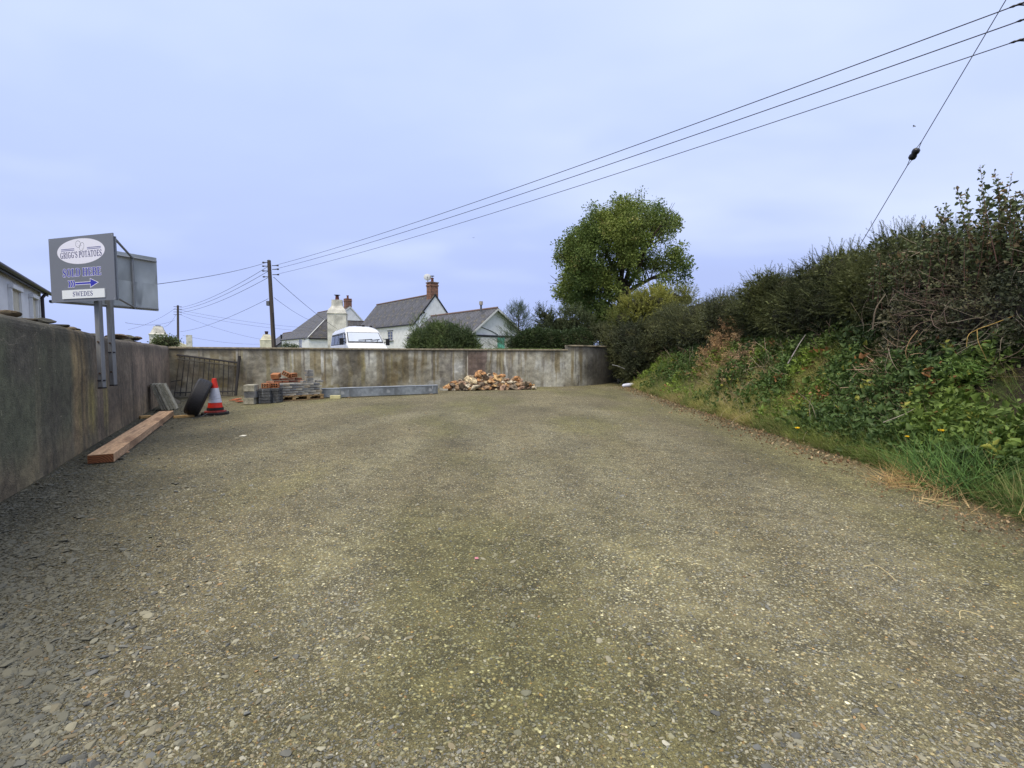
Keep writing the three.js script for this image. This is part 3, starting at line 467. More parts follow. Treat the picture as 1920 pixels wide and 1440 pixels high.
  const brick = (pos, m, label, group, turn = pt, name = 'brick') => solo(name, bg[(r() * 3) | 0], m, label, 'brick', pos, turn + (r() - 0.5) * 0.06, group);
  for (let row = 0; row < 5; row++) for (let c = 0; c < 7; c++) for (let z = 0; z < 5; z++) {
    if (row < 4 && z > 0 && c > 0 && c < 6) continue;                      // the heart of the stack is out of sight
    const x = -PW / 2 + 0.11 + c * (PW - 0.2) / 6.6 + (row % 2 ? 0.06 : 0);
    brick(spot(x + (r() - 0.5) * 0.012, 0.15 + BH / 2 + row * (BH + 0.013), PD / 2 - 0.09 - z * (BD + 0.012) + (r() - 0.5) * 0.014), gm[(r() * 5) | 0], 'grey brick in the level courses stacked on the pallet', 'grey bricks stacked on the pallet');
  }
  const top = 0.15 + 5 * (BH + 0.013);
  for (let k = 0; k < 6; k++) for (let z = 0; z < 2; z++) brick(spot(0.36 + 0.02 * ((k * 3) % 3 - 1), top + BH / 2 + k * (BH + 0.005), 0.16 - z * 0.112), gm[(r() * 5) | 0], 'grey brick in the narrow pillar standing on top of the grey stack', 'pillar of grey bricks on the stack', pt + (k % 2 ? 0.1 : -0.05));
  for (const [x, z, l] of [[0.13, 0.2, 'loose grey brick lying on the stack left of the brick pillar'], [0.62, 0.22, 'loose grey brick at the front right end of the stack top'], [0.64, 0.02, 'loose grey brick behind another at the right end of the stack top']]) brick(spot(x, top + BH / 2, z), gm[(r() * 5) | 0], l, 'loose grey bricks on the grey stack', pt + r());
  // red bricks behind and above the left end
  for (let row = 0; row < 7; row++) for (let c = 0; c < 5; c++) {
    if (row > 5 && c === 0) continue;
    const x = -PW / 2 - 0.06 + c * 0.213 + (row % 2 ? 0.05 : 0);
    brick(spot(x, 0.15 + BH / 2 + row * (BH + 0.013), -0.2), rm[(r() * 4) | 0], 'red brick in the courses stacked behind the dark pavers', 'red bricks stacked behind the pavers');
  }
  const hm = [[178, 112, 70], [190, 128, 84]].map((c) => rough(c, { amp: 0.25, k: 4, bump: 0.006 }));
  const hollow = (pos, turn, label, lean = 0) => { const t = thing('hollow_block', label, 'clay block', pos, turn); t.rotation.set(0, turn, lean, 'YXZ'); const w = 0.2, h = 0.13, d = 0.22, sh = new THREE.Shape([[0, 0], [w, 0], [w, h], [0, h]].map((p) => new THREE.Vector2(p[0] - w / 2, p[1]))); for (let i = 0; i < 3; i++) for (let j = 0; j < 2; j++) { const x0 = -w / 2 + 0.017 + i * 0.059, y0 = 0.018 + j * 0.054; const q = new THREE.Path(); q.moveTo(x0, y0); q.lineTo(x0, y0 + 0.042); q.lineTo(x0 + 0.048, y0 + 0.042); q.lineTo(x0 + 0.048, y0); q.closePath(); sh.holes.push(q); } const g = new THREE.ExtrudeGeometry(sh, { depth: d, bevelEnabled: false }); g.translate(0, 0, -d / 2); part(t, 'clay_body', muv(g), hm[(r() * 2) | 0]); return t; };
  const rt = 0.15 + 7 * (BH + 0.013);
  hollow(yard(2.52, 3.22, 0.414), TH - 0.15, 'orange hollow clay block on the left of the two dark paver packs'); hollow(yard(2.76, 3.16, 0.414), TH - 0.25, 'orange hollow clay block above the paver pack nearest the pallet');
  hollow(spot(-PW / 2 + 0.16, rt + 0.005, -0.2), pt + 0.9, 'orange clay block perched at the peak of the red bricks', 0.25); hollow(spot(-PW / 2 + 0.4, rt + 0.06, -0.18), pt - 0.4, 'orange clay block lying askew at the peak of the red bricks', -0.5); hollow(spot(-PW / 2 + 0.62, rt + 0.004, -0.2), pt + 0.3, 'orange clay block lower right of the two at the peak of the red bricks', 0.1);
  // broken tiles
  const tm = rough([184, 104, 70], { amp: 0.3, k: 4 });
  [[438, 751, 0.3, 'broken orange tile lying farthest left by the concrete blocks'], [449, 753, -0.5, 'broken orange tile nearest the concrete blocks'], [444, 749, 1.1, 'broken orange tile at the back by the railing post']].forEach(([u, v, t, l], i) => { const g = prism([[-0.11, -0.06], [0.1, -0.09], [0.13, 0.03], [0.02, 0.1], [-0.12, 0.06]], 0.016, 0.003); g.rotateX(-Math.PI / 2); const o = solo('broken_tile', g, tm, l, 'roof tile', ground(u, v, 0.012), t); o.rotation.x = 0.1 * (i - 1); });
}
{ // galvanised troughs and a pale block
  const zinc = std({ map: tex(512, 512, (u, v) => { const a = fbm(u * 5, v * 5, 5, 64), b = fbm(u * 18 + 4, v * 18, 3, 64); const k = 0.8 + 0.5 * (a - 0.5) + 0.25 * (b - 0.5), s = step(0.56, 0.66, fbm(u * 7 + 30, v * 7, 4, 64)); const c = mix3([158, 166, 172], [212, 216, 218], s * 0.8); return [c[0] * k, c[1] * k, c[2] * k]; }), roughness: 0.55, metalness: 0.08 });
  const make = (u0, v0, u1, v1, h, label) => {
    const a = ground(u0, v0), b = ground(u1, v1), d = b.clone().sub(a), L = d.length(), turn = Math.atan2(-d.z, d.x), t = thing('steel_channel', label, 'steel channel', a, turn, 'galvanised channels at the wall');
    part(t, 'front_panel', box(L, h, 0.006, L / 2, h / 2 + 0.03, 0, 0.002, 0.7), zinc); part(t, 'top_flange', box(L, 0.006, 0.16, L / 2, h + 0.034, -0.083, 0.002, 0.7), zinc); part(t, 'bottom_flange', box(L, 0.006, 0.16, L / 2, 0.026, -0.083, 0.002, 0.7), zinc); part(t, 'back_panel', box(L, h, 0.006, L / 2, h / 2 + 0.03, -0.166, 0.002, 0.7), zinc);
    part(t, 'edge_lip', box(L, 0.022, 0.012, L / 2, h + 0.026, 0.008, 0.003), std({ color: 0xb9c2cc, roughness: 0.45, metalness: 0.3 }));
    for (const x of [0.006, L - 0.006]) part(t, 'end_plate', box(0.006, h - 0.02, 0.15, x, h / 2 + 0.03, -0.083, 0.001), zinc);
    for (const x of [L * 0.08, L * 0.92]) part(t, 'bearer', box(0.09, 0.022, 0.26, x, 0.012, -0.06, 0.004), rough([150, 130, 100]));
    return [t, L, turn];
  };
  const [t, L] = make(638.5, 746.3, 821, 739, 0.285, 'long galvanised steel channel lying along the back wall'); make(603, 746.6, 637.6, 745.6, 0.27, 'short galvanised steel channel between the pallet and the long one');
  part(t, 'joint_flange', box(0.03, 0.29, 0.012, L * 0.94, 0.17, 0.006, 0.002), zinc);
  solo('concrete_block', box(0.3, 0.1, 0.12, 0, 0.05, 0, 0.006), rough([206, 200, 152], { amp: 0.12 }), 'small pale yellow block in front of the short steel channel', 'concrete block', ground(629, 747.3), 0.12);
  solo('timber_post', box(0.3, 0.06, 0.1, 0, 0.1, 0, 0.006), rough([168, 164, 150], { amp: 0.2 }), 'pale stub of timber poking out beyond the right end of the long channel', 'timber', ground(832, 736), 0.2);
}
{ // heap of building stone
  const r = rng(91), gs = [0, 1, 2, 3, 4, 5, 6].map((i) => stoneGeo(500 + i, 2, 0.72)), ms = [[180, 146, 106], [196, 162, 114], [156, 130, 104], [146, 132, 114], [212, 194, 158], [172, 142, 120], [130, 116, 100], [184, 138, 94], [200, 188, 164]].map((c) => rough(c, { amp: 0.5, k: 3, bump: 0.03 }));
  const A = ground(836, 733.5), B = ground(1006, 731), ax = B.clone().sub(A), bk = V(ax.z, 0, -ax.x).normalize();
  const top = (f) => 0.56 * Math.pow(Math.max(0, Math.sin(Math.PI * clamp((f + 0.02) * 0.92, 0, 1))), 0.9) * (f > 0.62 ? 0.72 : 1) + 0.05;
  let n = 0;
  for (let layer = 0; layer < 6; layer++) for (let q = 0; q < 30 - layer * 3; q++) {
    const f = clamp((q + 0.2 + 0.6 * r()) / (30 - layer * 3)), y = layer * 0.105, T = top(f); if (y > T) continue;
    const big = (r() < 0.22 ? 1.35 : 1) * (f > 0.9 || f < 0.08 ? 0.8 : 1), R = (0.1 + 0.07 * r()) * big;
    const p = A.clone().addScaledVector(ax, f).addScaledVector(bk, 0.06 + y * 0.9 + 0.25 * r() * (1 - y)).setY(y + R * 0.55);
    const s = solo('building_stone', gs[(r() * 7) | 0], ms[(r() * 9) | 0], 'rough brown stone in the heap at the foot of the back wall', 'stone', p, 0, 'brown stones heaped at the back wall');
    s.rotation.set((r() - 0.5) * 1.2, r() * 6.28, (r() - 0.5) * 1.2); s.scale.set(R * (1 + 0.6 * r()), R * 0.9, R * (0.9 + 0.4 * r())); n++;
  }
  const core = new THREE.SphereGeometry(1, 40, 20, 0, Math.PI * 2, 0, Math.PI / 2), p = core.attributes.position; for (let i = 0; i < p.count; i++) { const k = 1 + 0.25 * (fbm(p.getX(i) * 4 + 5, p.getZ(i) * 4 + p.getY(i) * 3, 3) - 0.5); p.setXYZ(i, p.getX(i) * 1.45 * k, p.getY(i) * 0.42 * k, p.getZ(i) * 0.5 * k); } core.computeVertexNormals(); muv(core); core.rotateY(Math.atan2(-ax.z, ax.x));
  const cpos = A.clone().addScaledVector(ax, 0.46).addScaledVector(bk, 0.62);
  solo('stone_rubble', core, rough([104, 80, 60], { amp: 0.5, k: 6, bump: 0.06 }), 'brown rubble and earth filling the middle of the stone heap', 'rubble', cpos);
}
{ // small things on the ground
  const w = thing('white_fender', 'white plastic pipe length lying by the bank near the wall end', 'pipe', ground(1178, 726));
  part(w, 'pipe_body', (() => { const g = new THREE.LatheGeometry([[0.001, -0.28], [0.05, -0.26], [0.075, -0.2], [0.085, 0], [0.075, 0.2], [0.05, 0.26], [0.001, 0.28]].map((p) => new THREE.Vector2(p[0], p[1])), 20); g.rotateZ(Math.PI / 2); g.translate(0, 0.085, 0); g.rotateZ(0.09); g.rotateY(0.3); return g; })(), std({ color: 0xd8dcec, roughness: 0.4 }));
  part(w, 'end_band', (() => { const g = new THREE.CylinderGeometry(0.077, 0.077, 0.03, 20, 1, true); g.rotateZ(Math.PI / 2); g.translate(0.19, 0.1, 0); g.rotateY(0.3); return g; })(), std({ color: 0xaab0c4, roughness: 0.5 }));
  const pg = prism([[-0.05, -0.02], [0.03, -0.035], [0.06, 0.012], [0.0, 0.035]], 0.003); pg.rotateX(-1.4); solo('paper_scrap', pg, std({ color: 0xd6d2c2, roughness: 0.9 }), 'pale paper scrap on the gravel in front of the cone', 'litter', ground(455, 817, 0.012), 0.4);
  const pk = prism([[-0.012, -0.006], [0.012, -0.01], [0.014, 0.006], [-0.006, 0.012]], 0.003); pk.rotateX(-1.3); solo('plastic_chip', pk, std({ color: 0xc8808a, roughness: 0.7 }), 'tiny pink plastic chip in the middle of the gravel', 'litter', ground(893, 1047, 0.014), 0.4);
  const wisp = (pts, l) => { const p = pts.map(([u, v, h]) => ground(u, v).setY(0.018 + h)); solo('dry_stalk', new THREE.TubeGeometry(new THREE.CatmullRomCurve3(p), 20, 0.0022, 5), std({ color: 0xc9b98a, roughness: 0.9 }), l, 'dry stalk'); };
  wisp([[1620, 1067, 0], [1640, 1068, 0.01], [1662, 1080, 0.006], [1681, 1096, 0]], 'curved dry stalk on the gravel to the right'); wisp([[1800, 1168, 0], [1801, 1157, 0.014], [1822, 1158, 0.008], [1842, 1163, 0]], 'bent dry stalk at the lower right of the gravel');
}

// ---------------------------------------------------------------- houses beyond the wall
const white = std({ map: tex(256, 256, (u, v) => { const k = 0.94 + 0.1 * fbm(u * 4, v * 4, 4, 4) - 0.05 * step(0.55, 0.8, fbm(u * 8, v * 2 + 5, 4, 8)); return [228 * k, 229 * k, 227 * k]; }), bumpMap: rep(grainBump, 1), bumpScale: 0.008, roughness: 0.92 });
const cream = rough([208, 203, 178], { amp: 0.16, k: 4 }), creamGrey = rough([200, 197, 186], { amp: 0.2, k: 4 });
const slate = (() => { const N = 512, hb = new Float32Array(N * N), c = tex(N, N, (u, v, i, j) => { // 2.4 m tile: 12 courses
  const row = Math.floor(v * 12), fv = v * 12 - row, cu = u * 10 + (row % 2) * 0.5, col = Math.floor(cu), fu = cu - col, t = LAT[((row % 12) * 131 + ((col % 10) + 10) % 10 * 17) & 65535], edge = fu < 0.06 || fv < 0.1;
  hb[j * N + i] = edge ? 0 : 0.4 + 0.5 * (1 - fv) + 0.1 * t; const k = (0.82 + 0.32 * t) * (edge ? 0.55 : 1) * (0.9 + 0.25 * fbm(u * 12, v * 12, 4, 12)), m = step(0.6, 0.75, fbm(u * 5 + 7, v * 5 + 3, 4, 64)); return [(86 + 16 * m) * k, (86 + 11 * m) * k, (90 - 8 * m) * k]; });
  return std({ map: rep(c, 1 / 2.4), bumpMap: rep(tex(N, N, (u, v, i, j) => hb[j * N + i], false), 1 / 2.4), bumpScale: 0.03, roughness: 0.7 }); })();
const slateDark = (() => { const m = slate.clone(); m.color = new THREE.Color(0.72, 0.7, 0.7); return m; })();
const ridgeMat = rough([112, 92, 84], { amp: 0.4 }), darkTrim = std({ color: 0x1e1c20, roughness: 0.5 }), whiteTrim = std({ color: 0xd4d4d0, roughness: 0.6 }), lead = rough([96, 98, 104]);
const glass = new THREE.MeshPhysicalMaterial({ color: 0x20262c, roughness: 0.08, metalness: 0, clearcoat: 1, clearcoatRoughness: 0.03 });
const brickTex = std({ map: tex(256, 256, (u, v) => { const row = Math.floor(v * 13), cu = u * 4 + (row % 2) * 0.5, e = (cu % 1) < 0.05 || (v * 13) % 1 < 0.14, t = LAT[(row * 97 + Math.floor(cu) * 13) & 65535], k = 0.75 + 0.5 * t; return e ? [150, 132, 112] : [120 * k, 80 * k, 66 * k]; }), bumpMap: rep(grainBump, 1), bumpScale: 0.01, roughness: 0.9 });
// house in its own axes: x across the near gable, -z away from it
function house(name, label, pos, turn, W, L, eL, eR, ridge, o = {}) {
  const h = thing(name, label, o.category ?? 'house', pos, turn), mid = o.mid ?? W / 2, t = 0.25, wm = o.wall ?? white, rm = o.roof ?? slate;
  const hip = o.hip ?? 0, gable = (z) => { const g = prism(hip && z > -1 ? [[0, -0.1], [W, -0.1], [W, eR], [0, eL]] : [[0, -0.1], [W, -0.1], [W, eR], [mid, ridge], [0, eL]], t); g.translate(0, 0, z); return g; };
  part(h, 'wall', gable(-t), wm, null, 'near gable wall'); part(h, 'wall', gable(-L), wm, null, 'far gable wall');
  part(h, 'wall', box(t, eL + 0.1, L - 2 * t, t / 2, eL / 2 - 0.05, -L / 2, 0), wm, null, 'left side wall'); part(h, 'wall', box(t, eR + 0.1, L - 2 * t, W - t / 2, eR / 2 - 0.05, -L / 2, 0), wm, null, 'right side wall');
  const ov = o.verge ?? 0.15, eo = 0.2, th = 0.09, sl = (ridge - eL) / mid, sr = (ridge - eR) / (W - mid);
  const T = 0.06, y = (x) => (x < mid ? eL + sl * x : eR + sr * (W - x)) + T + 0.05;
  const r = part(h, 'roof', slab(V(-eo, y(-eo), ov), V(mid, y(mid), ov - hip), V(mid, y(mid), -L - ov), V(-eo, y(-eo), -L - ov), th), rm, null, 'left slope');
  const r2 = part(h, 'roof', slab(V(mid, y(mid), ov - hip), V(W + eo, y(W + eo), ov), V(W + eo, y(W + eo), -L - ov), V(mid, y(mid), -L - ov), th), rm, null, 'right slope');
  if (hip) { const g = new THREE.BufferGeometry(); g.setAttribute('position', new THREE.Float32BufferAttribute([-eo, y(-eo), ov, W + eo, y(W + eo), ov, mid, y(mid), ov - hip], 3)); g.computeVertexNormals(); part(h, 'roof', muv(g), rm, null, 'hipped end'); }
  const n = Math.round(L / 0.45);
  for (let i = 0; i < n; i++) { if (ov - (i + 1) * (L + 2 * ov) / n < -0.1 && i * (L + 2 * ov) / n < hip) continue; const g = new THREE.CylinderGeometry(0.11, 0.11, (L + 2 * ov) / n - 0.02, 8, 1, false, 0, Math.PI); g.rotateZ(Math.PI / 2); g.rotateX(-Math.PI / 2); g.rotateY(Math.PI / 2); g.translate(mid, y(mid) - 0.0, ov - (i + 0.5) * (L + 2 * ov) / n); part(r, 'ridge_tile', g, ridgeMat); }
  const bm = o.barge ?? darkTrim;
  if (hip) part(h, 'bargeboard', bar(V(W + eo, y(W + eo) + 0.06, ov + 0.05), V(mid, y(mid) + 0.06, ov - hip + 0.05), 0.16, 0.1), whiteTrim);
  else for (const z of [ov + 0.012]) { part(h, 'bargeboard', bar(V(-eo, y(-eo) - 0.14, z), V(mid, y(mid) - 0.14, z), 0.16, 0.024), bm); part(h, 'bargeboard', bar(V(mid, y(mid) - 0.14, z), V(W + eo, y(W + eo) - 0.14, z), 0.16, 0.024), bm); }
  for (const [x, e] of [[-eo - 0.06, eL], [W + eo + 0.06, eR]]) part(h, 'gutter', (() => { const g = new THREE.CylinderGeometry(0.075, 0.075, L, 10, 1, false, 0, Math.PI); g.rotateX(Math.PI / 2); g.rotateZ(Math.PI); g.translate(x, y(x < 0 ? -eo : W + eo) - 0.1, -L / 2); return g; })(), o.gutter ?? darkTrim);
  return h;
}
function window_(h, face, a, y0, w, hh, o = {}) { // face: 'left' wall (x = 0) at -z = a, or 'gable' at x = a
  const f = new THREE.Group(), bars = []; f.name = numbered('window'); h.add(f);
  if (face === 'left') { f.position.set(0, y0, -a); f.rotation.y = -Math.PI / 2; } else f.position.set(a, y0, 0);
  const fr = o.frame ?? whiteTrim, k = 0.07;
  bars.push(box(w, k, 0.06, 0, k / 2, 0.03), box(w, k, 0.06, 0, hh - k / 2, 0.03), box(k, hh - 2 * k, 0.06, -w / 2 + k / 2, hh / 2, 0.03), box(k, hh - 2 * k, 0.06, w / 2 - k / 2, hh / 2, 0.03), box(0.06, hh - 2 * k, 0.05, 0, hh / 2, 0.03));
  const n = o.panes ?? 3; for (let i = 1; i < n; i++) bars.push(box(w - 2 * k, 0.03, 0.04, 0, hh * i / n, 0.03, 0.002));
  part(f, 'frame', bars, fr); part(f, 'pane', box(w - 0.04, hh - 0.04, 0.012, 0, hh / 2, 0.012, 0), glass); part(f, 'sill', box(w + 0.24, 0.09, 0.2, 0, -0.045, 0.1, 0.01), o.sill ?? lead);
  if (o.lintel) part(f, 'lintel', box(w + 0.1, 0.08, 0.09, 0, hh + 0.045, 0.045, 0.005), darkTrim);
  return f;
}
function chimney(h, x, y0, z, w, d, hh, mat, pots = 1, o = {}) {
  const c = part(h, 'chimney', [box(w, hh, d, x, y0 + hh / 2, z, 0.01), box(w + 0.12, 0.16, d + 0.12, x, y0 + hh - 0.3, z, 0.02), box(w + 0.06, 0.12, d + 0.06, x, y0 + hh + 0.02, z, 0.02)], mat);
  for (let i = 0; i < pots; i++) { const X = x + (i - (pots - 1) / 2) * 0.4; part(c, 'chimney_pot', (() => { const g = new THREE.LatheGeometry([[0.19, 0], [0.17, 0.1], [0.15, 0.45], [0.19, 0.5], [0.19, 0.56], [0.14, 0.56]].map((p) => new THREE.Vector2(...p)), 16); g.translate(X, y0 + hh + 0.06, z); return g; })(), o.pot ?? std({ color: 0x6b3f30, roughness: 0.85 })); if (o.cowl) part(c, 'cowl', [tube(V(X, y0 + hh + 0.55, z), V(X, y0 + hh + 0.82, z), 0.03), (() => { const g = new THREE.CylinderGeometry(0.24, 0.24, 0.05, 14); g.translate(X, y0 + hh + 0.84, z); return g; })()], lead); }
  return c;
}
{ // cottage with the brick chimney
  const h = house('cottage', 'white cottage with slate roof, brick chimney and satellite dish behind the wall', V(-11.1, 0, -55), 0.705, 5.5, 15.7, 5.15, 5.15, 8.5, { verge: 0.06 });
  window_(h, 'left', 6.05, 3.25, 1.4, 1.15, { lintel: true, panes: 3 });
  const c = chimney(h, 2.75, 7.7, -0.62, 1.02, 0.95, 2.2, brickTex, 1, { cowl: true });
  part(c, 'cap', box(1.16, 0.14, 1.1, 2.75, 9.94, -0.62, 0.02), ridgeMat);
  for (const x of [1.15, 4.35]) part(h, 'purlin_end', box(0.14, 0.2, 0.3, x, 5.15 + 3.35 * Math.min(x, 5.5 - x) / 2.75 - 0.22, 0.12, 0.01), darkTrim);
}
{ // dish on its mast, at the cottage chimney
  const p = at(803, 546, 57.5), d = thing('satellite_dish', 'pale satellite dish on a thin mast beside the cottage chimney', 'satellite dish', p, 0.2);
  part(d, 'mast', tube(V(0, -0.4, 0), V(-0.05, 1.55, 0), 0.045), lead);
  part(d, 'reflector', (() => { const g = new THREE.SphereGeometry(0.9, 28, 8, 0, Math.PI * 2, 0, 0.52); g.rotateX(Math.PI / 2 - 0.35); g.translate(-0.08, 1.35, -0.6); return g; })(), std({ color: 0xb9bcbc, roughness: 0.6, side: THREE.DoubleSide }));
  part(d, 'feed_arm', tube(V(-0.06, 1.35, 0.2), V(-0.1, 1.5, 0.75), 0.02), lead); part(d, 'feed_horn', box(0.1, 0.1, 0.16, -0.1, 1.52, 0.78, 0.02), lead);
}
{ // outbuilding with the white gable
  const W = 5.65, h = house('garage', 'low white gabled outbuilding with slate roof and turquoise door right of the cottage', V(-3.69, 0, -42), 0.69, W, 11, 3.3, 3.6, 5.55, { verge: 0.42, barge: whiteTrim, category: 'outbuilding' });
  part(h, 'beam', box(W - 0.6, 0.16, 0.14, W * 0.48, 3.12, 0.07, 0.01), darkTrim);
  const plank = (x0, n, w, y1, m, name) => { for (let i = 0; i < n; i++) part(h, name, box(w - 0.012, y1, 0.05, x0 + (i + 0.5) * w, y1 / 2, 0.04, 0.004), m); };
  plank(1.1, 10, 0.19, 3.0, rough([214, 212, 204], { amp: 0.18 }), 'door_board'); plank(3.05, 5, 0.16, 3.0, rough([104, 176, 152], { amp: 0.3 }), 'door_board'); plank(3.9, 5, 0.22, 3.0, rough([188, 184, 172], { amp: 0.4, k: 3 }), 'wall_board');
  part(h, 'gable_cable', [tube(V(1.0, 3.95, 0.03), V(2.4, 3.55, 0.03), 0.03, 5), tube(V(2.4, 3.55, 0.03), V(3.1, 3.25, 0.03), 0.03, 5)], darkTrim);
  const fl = part(h, 'flue', (() => { const g = new THREE.CylinderGeometry(0.09, 0.09, 0.7, 12); g.translate(2.1, 5.75, -1.2); return g; })(), lead); part(fl, 'flue_cap', (() => { const g = new THREE.CylinderGeometry(0.17, 0.17, 0.32, 12); g.translate(2.1, 6.15, -1.2); return g; })(), rough([168, 160, 150]));
}
{ // wing with the low roof
  const t = Math.atan2(-0.874, 0.486); const h = house('cottage_wing', 'low dark slate-roofed wing between the cream chimney and the cottage', V(-30.3, 0, -70.4), t, 5, 12.5, 3.87, 3.87, 6.35, { roof: slateDark, verge: 0.1, hip: 2.6 });
}
{ // big rendered chimney stack
  const p = at(634.5, 668, 60), c = thing('chimney_stack', 'tall tapering cream rendered chimney stack behind the white van', 'chimney', V(p.x, 0, p.z), TH * 0.45);
  const ring = (y, w, d) => [[-w, y, d], [w, y, d], [w, y, -d], [-w, y, -d]], rows = [ring(-0.1, 1.12, 0.95), ring(3.5, 1.1, 0.93), ring(6.5, 1.08, 0.9), ring(6.5, 1.14, 0.96), ring(6.62, 1.14, 0.96), ring(6.66, 1.08, 0.9), ring(7.0, 0.98, 0.82), ring(7.35, 0.72, 0.64), ring(7.5, 0.64, 0.58), ring(8.25, 0.6, 0.56)], P = [], I = [];
  rows.flat().forEach((q) => P.push(...q)); for (let i = 0; i < rows.length - 1; i++) for (let j = 0; j < 4; j++) { const a = i * 4 + j, b = i * 4 + (j + 1) % 4; I.push(a, b, b + 4, a, b + 4, a + 4); } const e = (rows.length - 1) * 4; I.push(e, e + 1, e + 2, e, e + 2, e + 3);
  let g = new THREE.BufferGeometry(); g.setAttribute('position', new THREE.Float32BufferAttribute(P, 3)); g.setIndex(I); g = g.toNonIndexed(); g.computeVertexNormals(); part(c, 'stack', muv(g, 0.5), creamGrey);
  part(c, 'chimney_pot', (() => { const g = new THREE.CylinderGeometry(0.2, 0.24, 0.5, 14); g.translate(0, 8.5, 0); return g; })(), std({ color: 0x5a2c26, roughness: 0.8 })); part(c, 'cowl', (() => { const g = new THREE.CylinderGeometry(0.4, 0.22, 0.1, 14); g.translate(0, 8.83, 0); return g; })(), darkTrim);
}
{ // long house at the left
  const t = Math.atan2(0.643, 0.765), h = house('long_house', 'long white house with broad slate roof left of the cream chimney', V(-31.5, 0, -75), t, 9.2, 15.7, 4.3, 6.6, 9.4, { barge: whiteTrim, mid: 6.5, verge: 0.1 });
  window_(h, 'left', 4.6, 2.2, 1.5, 1.9, { panes: 2 }); window_(h, 'left', 12.0, 2.1, 1.3, 1.5, { panes: 2 });
  chimney(h, 6.5, 8.6, -0.9, 1.0, 0.9, 2.1, brickTex, 1);
}
{ // roof beyond it
  const h = house('far_outbuilding', 'grey slate-roofed outbuilding seen past the left end of the long house', V(-45.2, 0, -92), TH + 0.15, 7, 9, 3.2, 3.2, 6.0, { wall: rough([120, 118, 116]), category: 'outbuilding' }); chimney(h, 1.2, 4.3, -0.6, 0.25, 0.25, 1.1, darkTrim, 0);
}
{ // the lane behind the wall lies a little higher
  const g = box(9, 0.46, 12, 0, 0.236, 0, 0); const m = ground_('lane', g, rough([92, 92, 90], { amp: 0.3 })); const p = at(660, 668, 27); m.position.set(p.x + 0.5, 0, p.z + 0.5); m.rotation.y = TH;
}
{ // far chimneys over the wall
  const p = at(501, 668, 72), c = thing('far_cottage', 'cream chimney and roof showing over the wall beside the near utility pole', 'cottage', V(p.x, 0, p.z), TH);
  const body = (w, d) => { const s = [[w, 0], [w, 3.6], [w * 1.03, 3.62], [w * 1.03, 3.74], [w * 0.9, 3.8], [w * 0.55, 4.4], [w * 0.5, 4.5], [w * 0.5, 4.55]]; const g = new THREE.LatheGeometry([...s, [0, 4.55]].map((q) => new THREE.Vector2(q[0] * 1.414, q[1])), 4); g.rotateY(Math.PI / 4); const n = g.toNonIndexed(); n.computeVertexNormals(); n.scale(1, 1, d / w); return muv(n, 0.5); };
  part(c, 'chimney', body(0.9, 0.8), cream); part(c, 'chimney_pot', (() => { const g = new THREE.CylinderGeometry(0.25, 0.2, 0.45, 12); g.translate(0, 4.8, 0); return g; })(), std({ color: 0x3a2622 }));
  part(c, 'wall', box(5, 2.2, 6, -1.6, 1.1, -3.8, 0), cream);
  const q = at(299, 668, 60), d = thing('distant_cottage', 'cream chimney and gable beyond the corner of the yard walls', 'cottage', V(q.x, 0, q.z), TH);
  part(d, 'wall', [box(3.5, 2.4, 5, 1.9, 1.2, -3, 0), prism([[0.2, 2.4], [3.6, 2.4], [1.5, 3.3]], 5).translate(0, 0, -5.5)], cream);
  const st = body(0.86, 0.8); st.translate(0, -0.3, 0); st.scale(1, 1.18, 1); part(d, 'chimney', [st, box(1.86, 0.12, 1.8, 0, 4.0, 0, 0.02)], creamGrey, null, 'weathered domed chimney'); part(d, 'chimney_cap', box(0.5, 0.16, 0.5, 0, 5.05, 0, 0.02), lead);
  const s2 = box(0.62, 1.6, 0.62, 3.2, 3.2, 0.5, 0.02); part(d, 'chimney', s2, creamGrey, null, 'small chimney beside the far pole');
}
